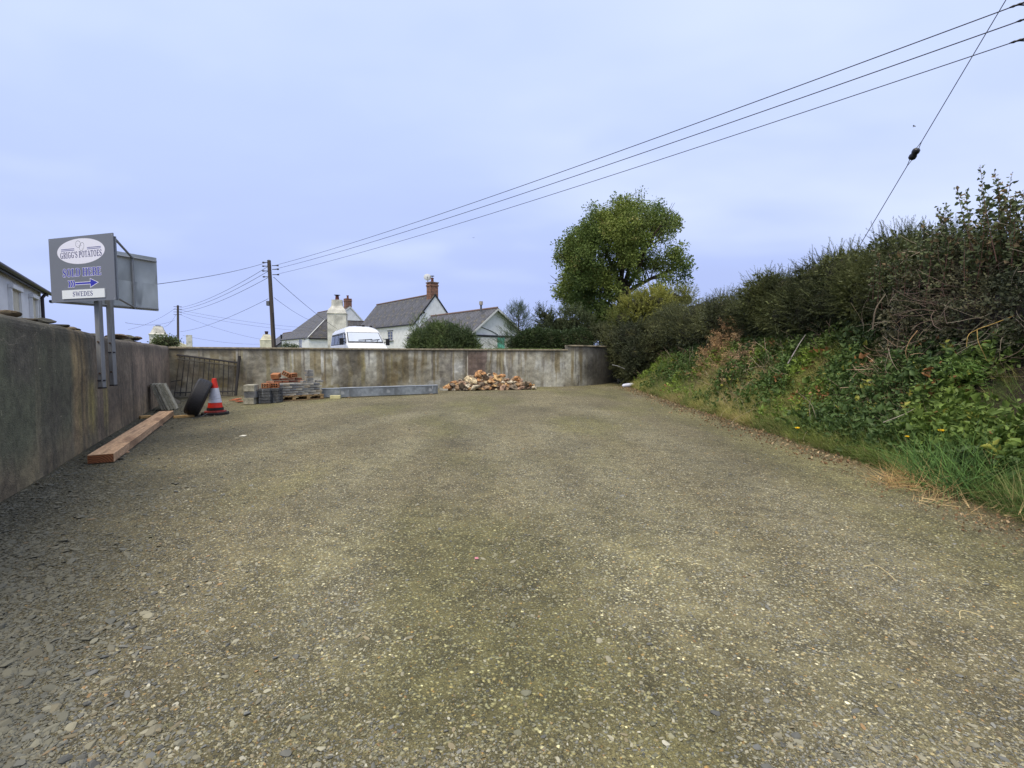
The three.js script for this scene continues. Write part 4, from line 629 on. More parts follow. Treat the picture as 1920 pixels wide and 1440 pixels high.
{ // house at the left edge, only its corner in view
  const P1 = V(-13.62, 0, -14), dir = V(0.59, 0, 0.807), L = 9, t = Math.atan2(dir.x, dir.z), h = thing('white_house', 'white rendered house with dark eaves and blocked openings at the left edge', 'house', P1, t);   // local z runs towards the camera along the wall
  const eave = (z) => 3.12 + 0.004 * z;
  const wall = prism([[0, 0], [L, 0], [L, eave(L)], [0, eave(0)]], 0.3); wall.rotateY(-Math.PI / 2); part(h, 'wall', wall, white, null, 'side wall'); const endw = box(6, 3.1, 0.3, -3.31, 1.55, 0.153, 0); part(h, 'wall', endw, white, null, 'end wall');
  const panel = rough([196, 190, 168], { amp: 0.1 });
  const bay = (z0, z1, top, label) => { const w = new THREE.Group(); w.name = numbered('window'); w.userData.label = label; h.add(w); part(w, 'pane', box(0.02, top - 1.3, z1 - z0, 0.012, (top + 1.3) / 2, (z0 + z1) / 2, 0), panel); part(w, 'lintel', box(0.1, 0.09, z1 - z0 + 0.16, 0.05, top + 0.05, (z0 + z1) / 2, 0.005), white); part(w, 'frame', [box(0.07, top - 1.3, 0.06, 0.035, (top + 1.3) / 2, z0 - 0.03, 0.004), box(0.07, top - 1.3, 0.06, 0.035, (top + 1.3) / 2, z1 + 0.03, 0.004)], white); };
  bay(0.98, 1.6, 2.84, 'narrow blocked opening by the downpipe'); bay(2.9, 3.75, 2.84, 'blocked opening further left');
  part(h, 'roof', slab(V(0.12, eave(-0.3) + 0.06, -0.28), V(0.12, eave(L) + 0.06, L), V(-6.5, eave(L) + 1.3, L), V(-6.5, eave(-0.3) + 1.3, -0.28), -0.07), std({ color: 0x3a2420, roughness: 0.7 }));
  part(h, 'fascia', bar(V(0.11, eave(-0.3) + 0.0, -0.28), V(0.11, eave(L) + 0.0, L), 0.03, 0.13), darkTrim); part(h, 'gutter', tube(V(0.17, eave(-0.35) + 0.02, -0.35), V(0.17, eave(L) + 0.02, L), 0.05), std({ color: 0x2c1f22, roughness: 0.5 }));
  part(h, 'downpipe', [tube(V(0.07, 0.2, 0.32), V(0.07, eave(0.3) - 0.16, 0.32), 0.04), tube(V(0.07, eave(0.3) - 0.16, 0.32), V(0.16, eave(0.3) + 0.0, 0.25), 0.04)], std({ color: 0x2c1f22, roughness: 0.5 }));
  part(h, 'camera_bracket', box(0.08, 0.08, 0.2, 0.2, eave(0) - 0.22, -0.1, 0.02), darkTrim);
}
// ---------------------------------------------------------------- camper van
{
  const p = at(655, 668, 23), v = thing('camper_van', 'white high-top camper van parked behind the back wall', 'van', V(p.x, 0.47, p.z), TH);
  const paint = new THREE.MeshPhysicalMaterial({ map: grain(226, 228, 230, 0.04, 4), roughness: 0.35, clearcoat: 0.6, clearcoatRoughness: 0.15 }), rubber = std({ color: 0x141416, roughness: 0.6 }), W = 0.96;
  const topAt = (z) => { const T = [[0, 1.05], [-0.12, 1.2], [-0.5, 1.4], [-0.72, 1.48], [-1.4, 2.06], [-1.5, 2.16], [-1.8, 2.34], [-2.4, 2.43], [-3.6, 2.4], [-5.0, 2.26], [-5.35, 2.18], [-5.42, 2.0]]; for (let i = 0; i < T.length - 1; i++) if (z <= T[i][0] && z >= T[i + 1][0]) return lerp(T[i][1], T[i + 1][1], (T[i][0] - z) / (T[i][0] - T[i + 1][0])); return 2.0; };
  const prof = (top) => { const f = [[0.84, 0.4], [0.95, 0.6], [0.96, 1.35], [0.93, 1.48], [0.88, 1.9], [0.86, 2.02], [0.82, 2.14], [0.74, 2.27], [0.52, 2.38], [0.2, 2.42], [0, 2.425]]; return f.map(([x, y]) => { const Y = y <= 1.0 ? y : Math.min(y, top - 0.02 * (x / W) ** 4); return [x * (Y < y ? 1 - 0.04 * (y - Y) : 1), Y]; }); };
  const zs = [0, -0.05, -0.12, -0.3, -0.5, -0.72, -0.9, -1.1, -1.25, -1.4, -1.45, -1.5, -1.62, -1.8, -2.1, -2.4, -3.0, -4.2, -5.0, -5.2, -5.35, -5.42], P = [], I = [], M = 21;
  for (const z of zs) { const a = prof(topAt(z)), nose = z > -0.12 ? 1 - (0.12 + z) * 0.9 : 1, ring = [...a.map(([x, y]) => [-x * nose, y]), ...a.slice(0, -1).reverse().map(([x, y]) => [x * nose, y])]; for (const [x, y] of ring) P.push(x + W, y, z); }
  for (let i = 0; i < zs.length - 1; i++) for (let j = 0; j < M - 1; j++) { const a = i * M + j, b = a + M; I.push(a, b, a + 1, b, b + 1, a + 1); }
  for (let j = 1; j < M - 1; j++) { I.push(0, j, j + 1); const e = (zs.length - 1) * M; I.push(e, e + j + 1, e + j); }
  const g = new THREE.BufferGeometry(); g.setAttribute('position', new THREE.Float32BufferAttribute(P, 3)); g.setIndex(I); g.computeVertexNormals(); muv(g); part(v, 'body', g.computeVertexNormals() ?? g, paint);
  const ws = new THREE.MeshPhysicalMaterial({ color: 0xbcc6d4, roughness: 0.12, clearcoat: 1, clearcoatRoughness: 0.05 }), dark = std({ color: 0x3a4048, roughness: 0.22 });  // windscreen pane pale: the reflected sky is put into its colour
  const wy = (z) => topAt(z) + 0.012, X = (x) => x + W;
  part(v, 'windscreen_seal', slab(V(X(-0.86), wy(-0.76), -0.74), V(X(0.86), wy(-0.76), -0.74), V(X(0.8), wy(-1.38), -1.38), V(X(-0.8), wy(-1.38), -1.38), 0.012), rubber);
  part(v, 'windscreen', slab(V(X(-0.82), wy(-0.8) + 0.012, -0.79), V(X(0.82), wy(-0.8) + 0.012, -0.79), V(X(0.765), wy(-1.34) + 0.012, -1.34), V(X(-0.765), wy(-1.34) + 0.012, -1.34), 0.008), ws, null, 'pale windscreen with the sky reflection painted in');
  for (const [x0, x1] of [[-0.35, 0.35], [0.25, 0.72]]) { const w = part(v, 'wiper', tube(V(X(x0), wy(-0.84) + 0.04, -0.8), V(X(x1), wy(-0.92) + 0.03, -0.9), 0.016, 5), rubber); part(w, 'wiper_arm', tube(V(X(x0 + 0.3), wy(-0.74) + 0.03, -0.73), V(X(x0 + 0.36), wy(-0.88) + 0.05, -0.87), 0.014, 5), rubber); }
  const sideX = (y) => (y < 1.5 ? 0.94 : lerp(0.93, 0.865, (y - 1.5) / 0.5)) + 0.008;
  for (const s of [-1, 1]) {
    const pane = (name, m, z0, z1, z2, y0, y1, lab) => { const q = (z, y) => V(X(s * sideX(y)), y, z); const a = s < 0 ? slab(q(z0, y0), q(z2, y1), q(z1, y1), q(z1, y0), 0.01) : slab(q(z0, y0), q(z1, y0), q(z1, y1), q(z2, y1), 0.01); return part(v, name, a, m, null, lab); };
    const seal = (z0, z1, z2, y0, y1) => pane('window_seal', rubber, z0 + 0.03, z1 - 0.03, z2 + 0.03, y0 - 0.03, y1 + 0.03);
    for (const [z0, z1, z2] of [[-0.95, -1.72, -1.36], [-1.98, -3.0, -1.98], [-3.12, -4.1, -3.12], [-4.22, -5.2, -4.22]]) { const sl = seal(z0, z1, z2, 1.42, 1.95); const o = s * 0.006; const w = pane('window', dark, z0, z1, z2, 1.45, 1.92); w.position.x = o; }
    part(v, 'roof_gutter', bar(V(X(s * 0.875), 2.03, -1.5), V(X(s * 0.875), 2.0, -5.2), 0.025, 0.02), rubber);
    const m = part(v, 'mirror', [box(0.2, 0.34, 0.09, X(s * 1.14), 1.56, -0.92, 0.03), tube(V(X(s * 0.93), 1.5, -0.95), V(X(s * 1.1), 1.6, -0.93), 0.02), tube(V(X(s * 0.93), 1.72, -1.0), V(X(s * 1.1), 1.68, -0.93), 0.02)], rubber); part(m, 'mirror_glass', box(0.16, 0.28, 0.006, X(s * 1.14), 1.56, -0.969, 0), glass);
    part(v, 'headlight', box(0.26, 0.2, 0.05, X(s * 0.66), 0.9, 0.02, 0.02), glass);
    for (const z of [-0.95, -4.3]) { const w = part(v, 'wheel', (() => { const g = new THREE.TorusGeometry(0.25, 0.1, 12, 28); g.rotateY(Math.PI / 2); g.translate(X(s * 0.84), 0.35, z); return g; })(), rubber); part(w, 'hub_cap', (() => { const g = new THREE.CylinderGeometry(0.18, 0.18, 0.12, 20); g.rotateZ(Math.PI / 2); g.translate(X(s * 0.86), 0.35, z); return g; })(), lead); }
  }
  part(v, 'bumper', box(1.86, 0.22, 0.14, W, 0.5, 0.03, 0.04), rubber); part(v, 'roof_vent', [box(0.4, 0.1, 0.4, X(0.1), 2.43, -2.6, 0.03), box(0.12, 0.12, 0.12, X(0.55), 2.38, -2.0, 0.03), box(0.14, 0.1, 0.14, X(0.2), 2.43, -2.2, 0.03)], rubber);
}
// ---------------------------------------------------------------- poles and wires
const poleWood = std({ map: tex(128, 512, (u, v) => { const k = 0.7 + 0.6 * fbm(u * 10, v * 5, 5, 64); return [76 * k, 68 * k, 62 * k]; }), roughness: 0.95 }), wireMat = std({ color: 0x3c3c46, roughness: 0.6 }), ceramic = std({ color: 0x1c1a1c, roughness: 0.35 });
function pole(label, x, z, h, lean, r0, r1) { const t = thing('utility_pole', label, 'utility pole', V(x, 0, z)); const a = V(0, -0.1, 0), b = V(lean, h, 0), d = b.clone().sub(a), g = new THREE.CylinderGeometry(r1, r0, d.length(), 14, 6); g.applyQuaternion(new THREE.Quaternion().setFromUnitVectors(V(0, 1, 0), d.clone().normalize())); g.translate(lean / 2, h / 2 - 0.05, 0); part(t, 'post', g, poleWood); part(t, 'cap', (() => { const c = new THREE.CylinderGeometry(r1 * 0.7, r1 * 1.08, 0.06, 14); c.translate(lean, h + 0.03, 0); return c; })(), lead); return t; }
function insulator(t, x, y, z, along) { const p = part(t, 'bracket', tube(V(x, y, z), V(x + along * 0.3, y, z), 0.028, 6), darkTrim); const g = new THREE.LatheGeometry([[0.015, -0.08], [0.058, -0.06], [0.036, -0.02], [0.062, 0.0], [0.036, 0.03], [0.05, 0.06], [0.015, 0.08]].map((q) => new THREE.Vector2(...q)), 10); g.rotateZ(Math.PI / 2); g.translate(x + along * 0.4, y, z); part(p, 'insulator', g, ceramic); return V(x + along * 0.5, y, z); }
function wire(a, b, sag, label, r = 0.016, group) { const pts = []; for (let i = 0; i <= 30; i++) { const t = i / 30, p = a.clone().lerp(b, t); p.y -= sag * 4 * t * (1 - t); pts.push(p); } return solo('overhead_wire', new THREE.TubeGeometry(new THREE.CatmullRomCurve3(pts), 60, r, 5), wireMat, label, 'wire', V(0, 0, 0), 0, group); }
{
  const base = at(515.5, 668, 35), top = at(507, 489, 35), A = pole('tall brown wooden utility pole rising behind the back wall left of the van', base.x, -35, top.y, top.x - base.x - 0.1, 0.165, 0.125), fb = at(333.5, 668, 66), ft = at(333.5, 573, 66), B = pole('thin distant utility pole behind the corner of the walls', fb.x, -66, ft.y, ft.x - fb.x, 0.15, 0.13);
  const rp = pole('utility pole standing in the hedge at the right edge', 9.85, -8.8, 8.4, 0, 0.17, 0.14);
  const loc = (p, o) => p.clone().sub(o.position);
  for (const [u, v, s] of [[510, 498, 1], [510.5, 505, 1], [511, 515, 1], [504, 492, -1], [504, 499, -1], [504, 508, -1], [505, 519, -1]]) { const q = loc(at(u, v, 35), A); insulator(A, q.x, q.y, 0, s); }
  part(A, 'junction_box', box(0.22, 0.34, 0.2, loc(at(505, 569, 35), A).x - 0.05, at(505, 569, 35).y, 0.06, 0.03), lead); part(A, 'cable_conduit', tube(V(0.17, 0, 0.05), V(0.0, 4.4, 0.1), 0.04), darkTrim);
  for (let i = 0; i < 4; i++) { const q = loc(at(333.5, 575 + 5 * i, 66), B); part(B, 'cross_arm', tube(V(q.x - 0.5, q.y, 0.12), V(q.x + 0.6, q.y, 0.12), 0.03, 6), darkTrim); }
  const names = ['uppermost of the three power lines crossing the sky to the right', 'middle of the three power lines crossing the sky to the right', 'lowest of the three power lines crossing the sky to the right'];
  [[514, 498, 1908, 9], [514, 505, 1921, 36], [515.5, 515, 1909, 76]].forEach(([u0, v0, u1, v1], i) => { const e = at(u1, v1, 8.75); wire(at(u0, v0, 35), e, 0.28, names[i], i === 2 ? 0.009 : 0.0105, 'power lines to the right');
    const q = loc(e, rp); const st = part(rp, 'strain_insulator', (() => { const g = new THREE.LatheGeometry([[0.008, -0.11], [0.02, -0.09], [0.015, -0.05], [0.023, -0.02], [0.015, 0.02], [0.023, 0.05], [0.008, 0.11]].map((p) => new THREE.Vector2(...p)), 10); const d = at(u0, v0, 35).sub(e).normalize(); g.applyQuaternion(new THREE.Quaternion().setFromUnitVectors(V(0, 1, 0), d)); g.translate(q.x, q.y, q.z); return g; })(), ceramic); part(st, 'tie_rod', tube(q, V(0, q.y, 0), 0.012, 6), darkTrim); });
  wire(at(502, 491.5, 35), V(-13.2, 3.12, -14.2), 0.25, 'single wire running left from the tall pole to the white house', 0.013);
  [[502, 500, 337, 577], [502, 509, 337, 581], [503.5, 520, 337, 586]].forEach(([a, b, c, d], i) => wire(at(a, b, 35), at(c, d, 66), 0.45, ['highest of the three wires between the two poles', 'middle of the three wires between the two poles', 'lowest of the three wires between the two poles'][i], 0.016, 'wires between the poles'));
  wire(at(513, 519.5, 35), at(634, 618, 60), 0.2, 'service wire slanting down from the tall pole to the cream chimney', 0.018);
  const far = [[337, 581, 66, 600, 616, 74, 'upper faint wire from the distant pole to the long house'], [337, 586, 66, 590, 622, 76, 'lower faint wire from the distant pole to the long house'], [338, 590, 66, 500, 638, 72, 'faint wire from the distant pole down to the cream chimney'], [343, 629, 66, 500, 645, 80, 'low dark wire just above the wall coping'], [330, 577, 66, 240, 618, 60, 'faint wire slanting left from the top of the distant pole'], [330, 590, 66, 303, 614, 60, 'short wire from the distant pole to the domed chimney'], [328, 600, 66, 235, 605, 40, 'nearly level wire left of the distant pole'], [338, 622, 66, 503, 560, 35, 'faint wire rising from the distant pole to the tall pole'], [514, 558, 35, 600, 605, 76, 'faint wire from the tall pole to the long house roof']];
  for (const [a, b, c, d, e, f, l] of far) wire(at(a, b, c), at(d, e, f), 0.4, l, 0.014);
  // stay wire with its egg insulator
  const s1 = at(1620, 447, 12.2), s2 = at(1886, 0, 9.3), dir = s2.clone().sub(s1), hi = s2.clone().addScaledVector(dir, 0.12), lo = s1.clone().addScaledVector(dir, -0.55);
  const st = thing('stay_wire', 'slanting steel stay wire with dark insulator above the right hedge', 'stay wire', lo); const L2 = (p) => p.clone().sub(lo), f = 0.425, m = s1.clone().lerp(s2, f);
  const dn = dir.clone().normalize(), sd = V(0.8, 0.55, 0).cross(dn).normalize();
  part(st, 'wire', [tube(V(0, 0, 0), L2(m.clone().addScaledVector(dn, -0.26)), 0.008, 6), tube(L2(m.clone().addScaledVector(dn, 0.26)), L2(hi), 0.008, 6)], wireMat);
  for (const s of [-1, 1]) part(st, 'wire_loop', [tube(L2(m.clone().addScaledVector(dn, 0.26 * s)), L2(m.clone().addScaledVector(sd, 0.045)), 0.007, 5), tube(L2(m.clone().addScaledVector(dn, 0.26 * s)), L2(m.clone().addScaledVector(sd, -0.045)), 0.007, 5)], wireMat);
  part(st, 'egg_insulator', (() => { const g = new THREE.LatheGeometry([[0.001, -0.12], [0.045, -0.12], [0.072, -0.09], [0.076, -0.04], [0.06, 0], [0.076, 0.04], [0.072, 0.09], [0.045, 0.12], [0.001, 0.12]].map((p) => new THREE.Vector2(...p)), 12); g.applyQuaternion(new THREE.Quaternion().setFromUnitVectors(V(0, 1, 0), dn)); const q = L2(m); g.translate(q.x, q.y, q.z); return g; })(), ceramic);
}
{ // gulls
  const bird = (u, v, d, label, t) => { const b = thing('bird', label, 'bird', at(u, v, d), t); const m = std({ color: 0x8d8a88, roughness: 0.9 });
    const body = new THREE.SphereGeometry(1, 12, 8); body.scale(0.06, 0.05, 0.2); part(b, 'body', body, m);
    for (const s of [-1, 1]) { const g = new THREE.BufferGeometry(); g.setAttribute('position', new THREE.Float32BufferAttribute([0, 0.03, 0.09, 0, 0.03, -0.07, s * 0.26, 0.12, 0.07, s * 0.26, 0.12, -0.05, s * 0.55, 0.04, -0.06, 0, 0.015, 0, s * 0.26, 0.1, 0], 3)); g.setIndex([0, 2, 1, 1, 2, 3, 2, 4, 3, 0, 5, 2, 5, 6, 2, 5, 1, 6, 1, 3, 6, 6, 3, 4, 6, 4, 2]); g.computeVertexNormals(); muv(g); part(b, 'wing', g, std({ color: 0x777472, roughness: 0.9, side: THREE.DoubleSide })); } };
  bird(1714, 237, 70, 'small bird in flight left of the stay wire insulator', 0.5); bird(888, 446, 140, 'tiny bird in flight low in the middle of the sky', -0.4);
}

// ---------------------------------------------------------------- the bank along the right side
function bankY(x, z) {
  const dx = x - edgeX(z); if (dx < -0.3) return -0.15;
  const n = fbm(x * 0.9 + 2, z * 0.9 + 5, 4) - 0.5, k = 1.72 + 0.3 * (fbm(z * 0.25, 3, 2) - 0.5);
  let y = -0.06 + 0.22 * step(-0.1, 0.7, dx) + (k - 0.2) * step(0.35, 2.5, dx) + 0.35 * step(2.5, 9, dx);
  return y + n * 0.34 * step(0.1, 0.9, dx);
}
const soil = std({ map: tex(512, 512, (u, v) => { const n = fbm(u * 12, v * 12, 5, 12), g = fbm(u * 5 + 3, v * 5, 4, 64); const c = mix3([62, 54, 38], [70, 76, 38], step(0.4, 0.6, g)); const k = 0.6 + 0.8 * n; return [c[0] * k, c[1] * k, c[2] * k]; }), bumpMap: rep(grainBump, 2), bumpScale: 0.05, roughness: 1 });
ground_('bank', sheet(3, 26, -42, 5, 0.16, 0.16, bankY, () => [1, 1, 1], 1.2), soil);

// ---- foliage makers
function leafGeo(w, l, fold = 0.25, droop = 0.15) { return { w, l, fold, droop }; }
function pushLeaf(P, I, U, m, { w, l, fold, droop }) { // six-point leaf, folded along its rib and drooping
  const b = P.length / 3, pts = [[0, 0, 0], [-w * 0.5, l * 0.38, w * fold], [0, l * 0.45, -droop * l * 0.15], [w * 0.5, l * 0.38, w * fold], [-w * 0.3, l * 0.75, w * fold * 0.6 - droop * l * 0.3], [w * 0.3, l * 0.75, w * fold * 0.6 - droop * l * 0.3], [0, l, -droop * l * 0.7]], v = V(0, 0, 0);
  for (const q of pts) { v.set(...q).applyMatrix4(m); P.push(v.x, v.y, v.z); U.push(0, 0); }
  I.push(b, b + 1, b + 2, b, b + 2, b + 3, b + 1, b + 4, b + 2, b + 3, b + 2, b + 5, b + 4, b + 6, b + 2, b + 5, b + 2, b + 6);
}
function geoFrom(P, I, U) { const g = new THREE.BufferGeometry(); g.setAttribute('position', new THREE.Float32BufferAttribute(P, 3)); g.setAttribute('uv', new THREE.Float32BufferAttribute(U, 2)); g.setIndex(I); g.computeVertexNormals(); return g; }
function leafCluster(seed, n, R, leaf, up = 0.4) {
  const r = rng(seed), P = [], I = [], U = [], m = new THREE.Matrix4(), q = new THREE.Quaternion(), d = V(0, 0, 0);
  for (let i = 0; i < n; i++) { const p = V(r() - 0.5, r() - 0.5, r() - 0.5).normalize().multiplyScalar(R * Math.cbrt(r())); d.copy(p).normalize().add(V(r() - 0.5, r() - 0.5 + up, r() - 0.5)).normalize(); q.setFromUnitVectors(V(0, 1, 0), d).multiply(new THREE.Quaternion().setFromAxisAngle(V(0, 1, 0), r() * 6.28)); const s = 0.7 + 0.6 * r(); m.compose(p, q, V(s, s, s)); pushLeaf(P, I, U, m, leaf); }
  return geoFrom(P, I, U);
}
function spray(seed, L, n, leaf, ang = 0.75, curve = 0.15) { // a twig set with leaves on both sides
  const r = rng(seed), P = [], I = [], U = [], m = new THREE.Matrix4(), q = new THREE.Quaternion();
  const C = (t) => V(curve * L * t * t, L * t, 0);
  for (let i = 0; i < n; i++) { const t = 0.12 + 0.88 * i / (n - 1), a = i * 2.4 + r(), d = V(Math.cos(a) * Math.sin(ang), Math.cos(ang), Math.sin(a) * Math.sin(ang)).add(V(curve * t, 0, 0)).normalize(); q.setFromUnitVectors(V(0, 1, 0), d).multiply(new THREE.Quaternion().setFromAxisAngle(V(0, 1, 0), r() * 6.28)); const s = (0.75 + 0.5 * r()) * (1 - 0.35 * t); m.compose(C(t), q, V(s, s, s)); pushLeaf(P, I, U, m, leaf); }
  const w = L * 0.008; for (let k = 0; k < 3; k++) { const a = C(k / 3), b = C((k + 1) / 3), o = P.length / 3; for (const [p, s] of [[a, 1 - k * 0.28], [b, 0.72 - k * 0.28]]) for (let j = 0; j < 3; j++) { P.push(p.x + Math.cos(j * 2.1) * w * s, p.y, p.z + Math.sin(j * 2.1) * w * s); U.push(0, 0); } for (let j = 0; j < 3; j++) { const j2 = (j + 1) % 3; I.push(o + j, o + 3 + j, o + j2, o + j2, o + 3 + j, o + 3 + j2); } }
  return geoFrom(P, I, U);
}
function tuft(seed, n, h, spread, w) { // grass blades bending outwards
  const r = rng(seed), P = [], I = [], U = [];
  for (let i = 0; i < n; i++) {
    const a = r() * 6.28, H = h * (0.5 + 0.6 * r()), s = spread * (0.25 + r()), bx = (r() - 0.5) * spread * 0.5, bz = (r() - 0.5) * spread * 0.5, ca = Math.cos(a), sa = Math.sin(a), b = P.length / 3, K = 4;
    for (let k = 0; k <= K; k++) { const t = k / K, o = s * t * t, y = H * (t - 0.32 * t * t * (s / spread)), ww = w * (1 - t * 0.92); P.push(bx + ca * o - sa * ww, y, bz + sa * o + ca * ww, bx + ca * o + sa * ww, y, bz + sa * o - ca * ww); U.push(0, 0, 0, 0); if (k) { const c = b + 2 * (k - 1); I.push(c, c + 1, c + 2, c + 1, c + 3, c + 2); } }
  }
  return geoFrom(P, I, U);
}
function twigs(seed, n, R, len, w) { // bare tangled stems
  const r = rng(seed), gs = [];
  for (let i = 0; i < n; i++) { let p = V((r() - 0.5) * R, (r() - 0.5) * R * 0.6, (r() - 0.5) * R), d = V(r() - 0.5, r() - 0.3, r() - 0.5).normalize(); const pts = [p.clone()]; for (let k = 0; k < 4; k++) { p = p.clone().addScaledVector(d, len / 4); d.add(V(r() - 0.5, r() - 0.65, r() - 0.5).multiplyScalar(0.8)).normalize(); pts.push(p); } gs.push(new THREE.TubeGeometry(new THREE.CatmullRomCurve3(pts), 7, w * (0.6 + 0.7 * r()), 3)); }
  return merge(gs);
}
const leafMat = (o = {}) => new THREE.MeshPhysicalMaterial({ roughness: 0.62, side: THREE.DoubleSide, specularIntensity: 0.4, transmission: o.t ?? 0.28, thickness: 0, ...o.m });
const LEAF = leafMat(), WAXY = leafMat({ m: { roughness: 0.45 } }), DRY = std({ roughness: 0.95, side: THREE.DoubleSide }), GRASS = leafMat({ t: 0.25 }), BARK = std({ map: tex(256, 512, (u, v) => { const k = 0.6 + 0.8 * fbm(u * 14, v * 6, 5, 64); return [74 * k, 66 * k, 54 * k]; }), bumpMap: rep(grainBump, 2, 1), bumpScale: 0.03, roughness: 1 });
const UPV = V(0, 1, 0);
const aim = (d, spin) => new THREE.Quaternion().setFromUnitVectors(UPV, d).multiply(new THREE.Quaternion().setFromAxisAngle(UPV, spin));
// scatter foliage through the skin of a union of blobs; colours from a function of (height 0..1, noise, random)
function clad(parent, name, geos, mat, blobs, count, seed, opt) {
  const r = rng(seed), o = parent.position, lists = geos.map(() => []), vol = blobs.map((b) => b[3] * b[4] + b[4] * b[5] + b[3] * b[5]), tot = vol.reduce((a, b) => a + b), ymin = Math.min(...blobs.map((b) => b[1] - b[4])), ymax = Math.max(...blobs.map((b) => b[1] + b[4]));
  let tries = 0, made = 0;
  while (made < count && tries++ < count * 12) {
    let q = r() * tot, k = 0; while (k < blobs.length - 1 && q > vol[k]) q -= vol[k++];
    const [cx, cy, cz, rx, ry, rz] = blobs[k], d = V(r() - 0.5, r() - 0.5, r() - 0.5); if (d.lengthSq() > 0.25) continue; d.normalize();
    const lump = 0.8 + 0.42 * fbm(d.x * 2.2 + cx * 3, d.y * 2.2 + d.z * 2.7 + cz, 3), dep = (opt.hollow ?? 0.62) + (1 - (opt.hollow ?? 0.62)) * Math.sqrt(r()), p = V(cx + d.x * rx * lump * dep, cy + d.y * ry * lump * dep, cz + d.z * rz * lump * dep);
    if (opt.skip && opt.skip(p, d, r)) continue;
    let inside = false; for (let j = 0; j < blobs.length && !inside; j++) if (j !== k) { const b = blobs[j]; inside = ((p.x - b[0]) / b[3]) ** 2 + ((p.y - b[1]) / b[4]) ** 2 + ((p.z - b[2]) / b[5]) ** 2 < (opt.inner ?? 0.35); }
    if (inside) continue;
    const dir = d.clone().multiplyScalar(opt.out ?? 1).add(V((r() - 0.5) * (opt.jit ?? 1), (opt.up ?? 0.4) + (r() - 0.5) * (opt.jit ?? 1), (r() - 0.5) * (opt.jit ?? 1))).normalize(), s = (opt.size ?? 1) * (0.65 + 0.7 * r()), n = fbm(p.x * (opt.nk ?? 1.3) + 3, p.y * (opt.nk ?? 1.3) + p.z * (opt.nk ?? 1.3), 3);
    lists[(r() * geos.length) | 0].push([p.clone().sub(o), aim(dir, r() * 6.28), V(s, s, s), opt.color((p.y - ymin) / (ymax - ymin), n, r, p, d)]); made++;
  }
  lists.forEach((l, i) => l.length && instanced(parent, name, geos[i], mat, l));
}
function blobCore(parent, blobs, k, mat, label) { // opaque dark core added so that a dense bush is not see-through
  const o = parent.position, gs = blobs.map(([x, y, z, a, b, c], i) => { const g = new THREE.IcosahedronGeometry(1, 4), p = g.attributes.position; for (let j = 0; j < p.count; j++) { const X = p.getX(j), Y = p.getY(j), Z = p.getZ(j), n = (0.8 + 0.42 * fbm(X * 2.2 + x * 3, Y * 2.2 + Z * 2.7 + z, 3)) * k * (0.92 + 0.16 * fbm(X * 7 + i, Y * 7 + Z * 5, 2)); p.setXYZ(j, X * a * n + x - o.x, Y * b * n + y - o.y, Z * c * n + z - o.z); } g.computeVertexNormals(); return g; });
  return part(parent, 'dark_core', gs, mat, null, label);
}
const coreMat = std({ map: grain(58, 58, 34, 0.9, 16), roughness: 1, bumpMap: rep(grainBump, 3), bumpScale: 0.08 });
const vary = (c, r, a = 0.3) => { const k = (1 - a / 2 + a * r()) * 1.75; return [c[0] * k, c[1] * k, c[2] * k]; };

// ---------------------------------------------------------------- the big tree
function limb(gs, pts, r0, r1, seg = 10) { // tapering branch through points
  const c = new THREE.CatmullRomCurve3(pts), N = Math.max(6, pts.length * 4), F = c.computeFrenetFrames(N), P = [], I = [], U = [], v = V(0, 0, 0), v2 = V(0, 0, 0);
  for (let i = 0; i <= N; i++) { const t = i / N, p = c.getPointAt(t), R = lerp(r0, r1, Math.pow(t, 0.8)); for (let j = 0; j <= seg; j++) { const a = j / seg * 2 * Math.PI, k = R * (1 + 0.14 * Math.sin(a * 3 + i)); v.copy(F.normals[i]).multiplyScalar(Math.cos(a) * k); v2.copy(F.binormals[i]).multiplyScalar(Math.sin(a) * k); P.push(p.x + v.x + v2.x, p.y + v.y + v2.y, p.z + v.z + v2.z); U.push(j / seg, t * 4); } }
  for (let i = 0; i < N; i++) for (let j = 0; j < seg; j++) { const a = i * (seg + 1) + j, b = a + seg + 1; I.push(a, a + 1, b, b, a + 1, b + 1); }
  gs.push(geoFrom(P, I, U));
}
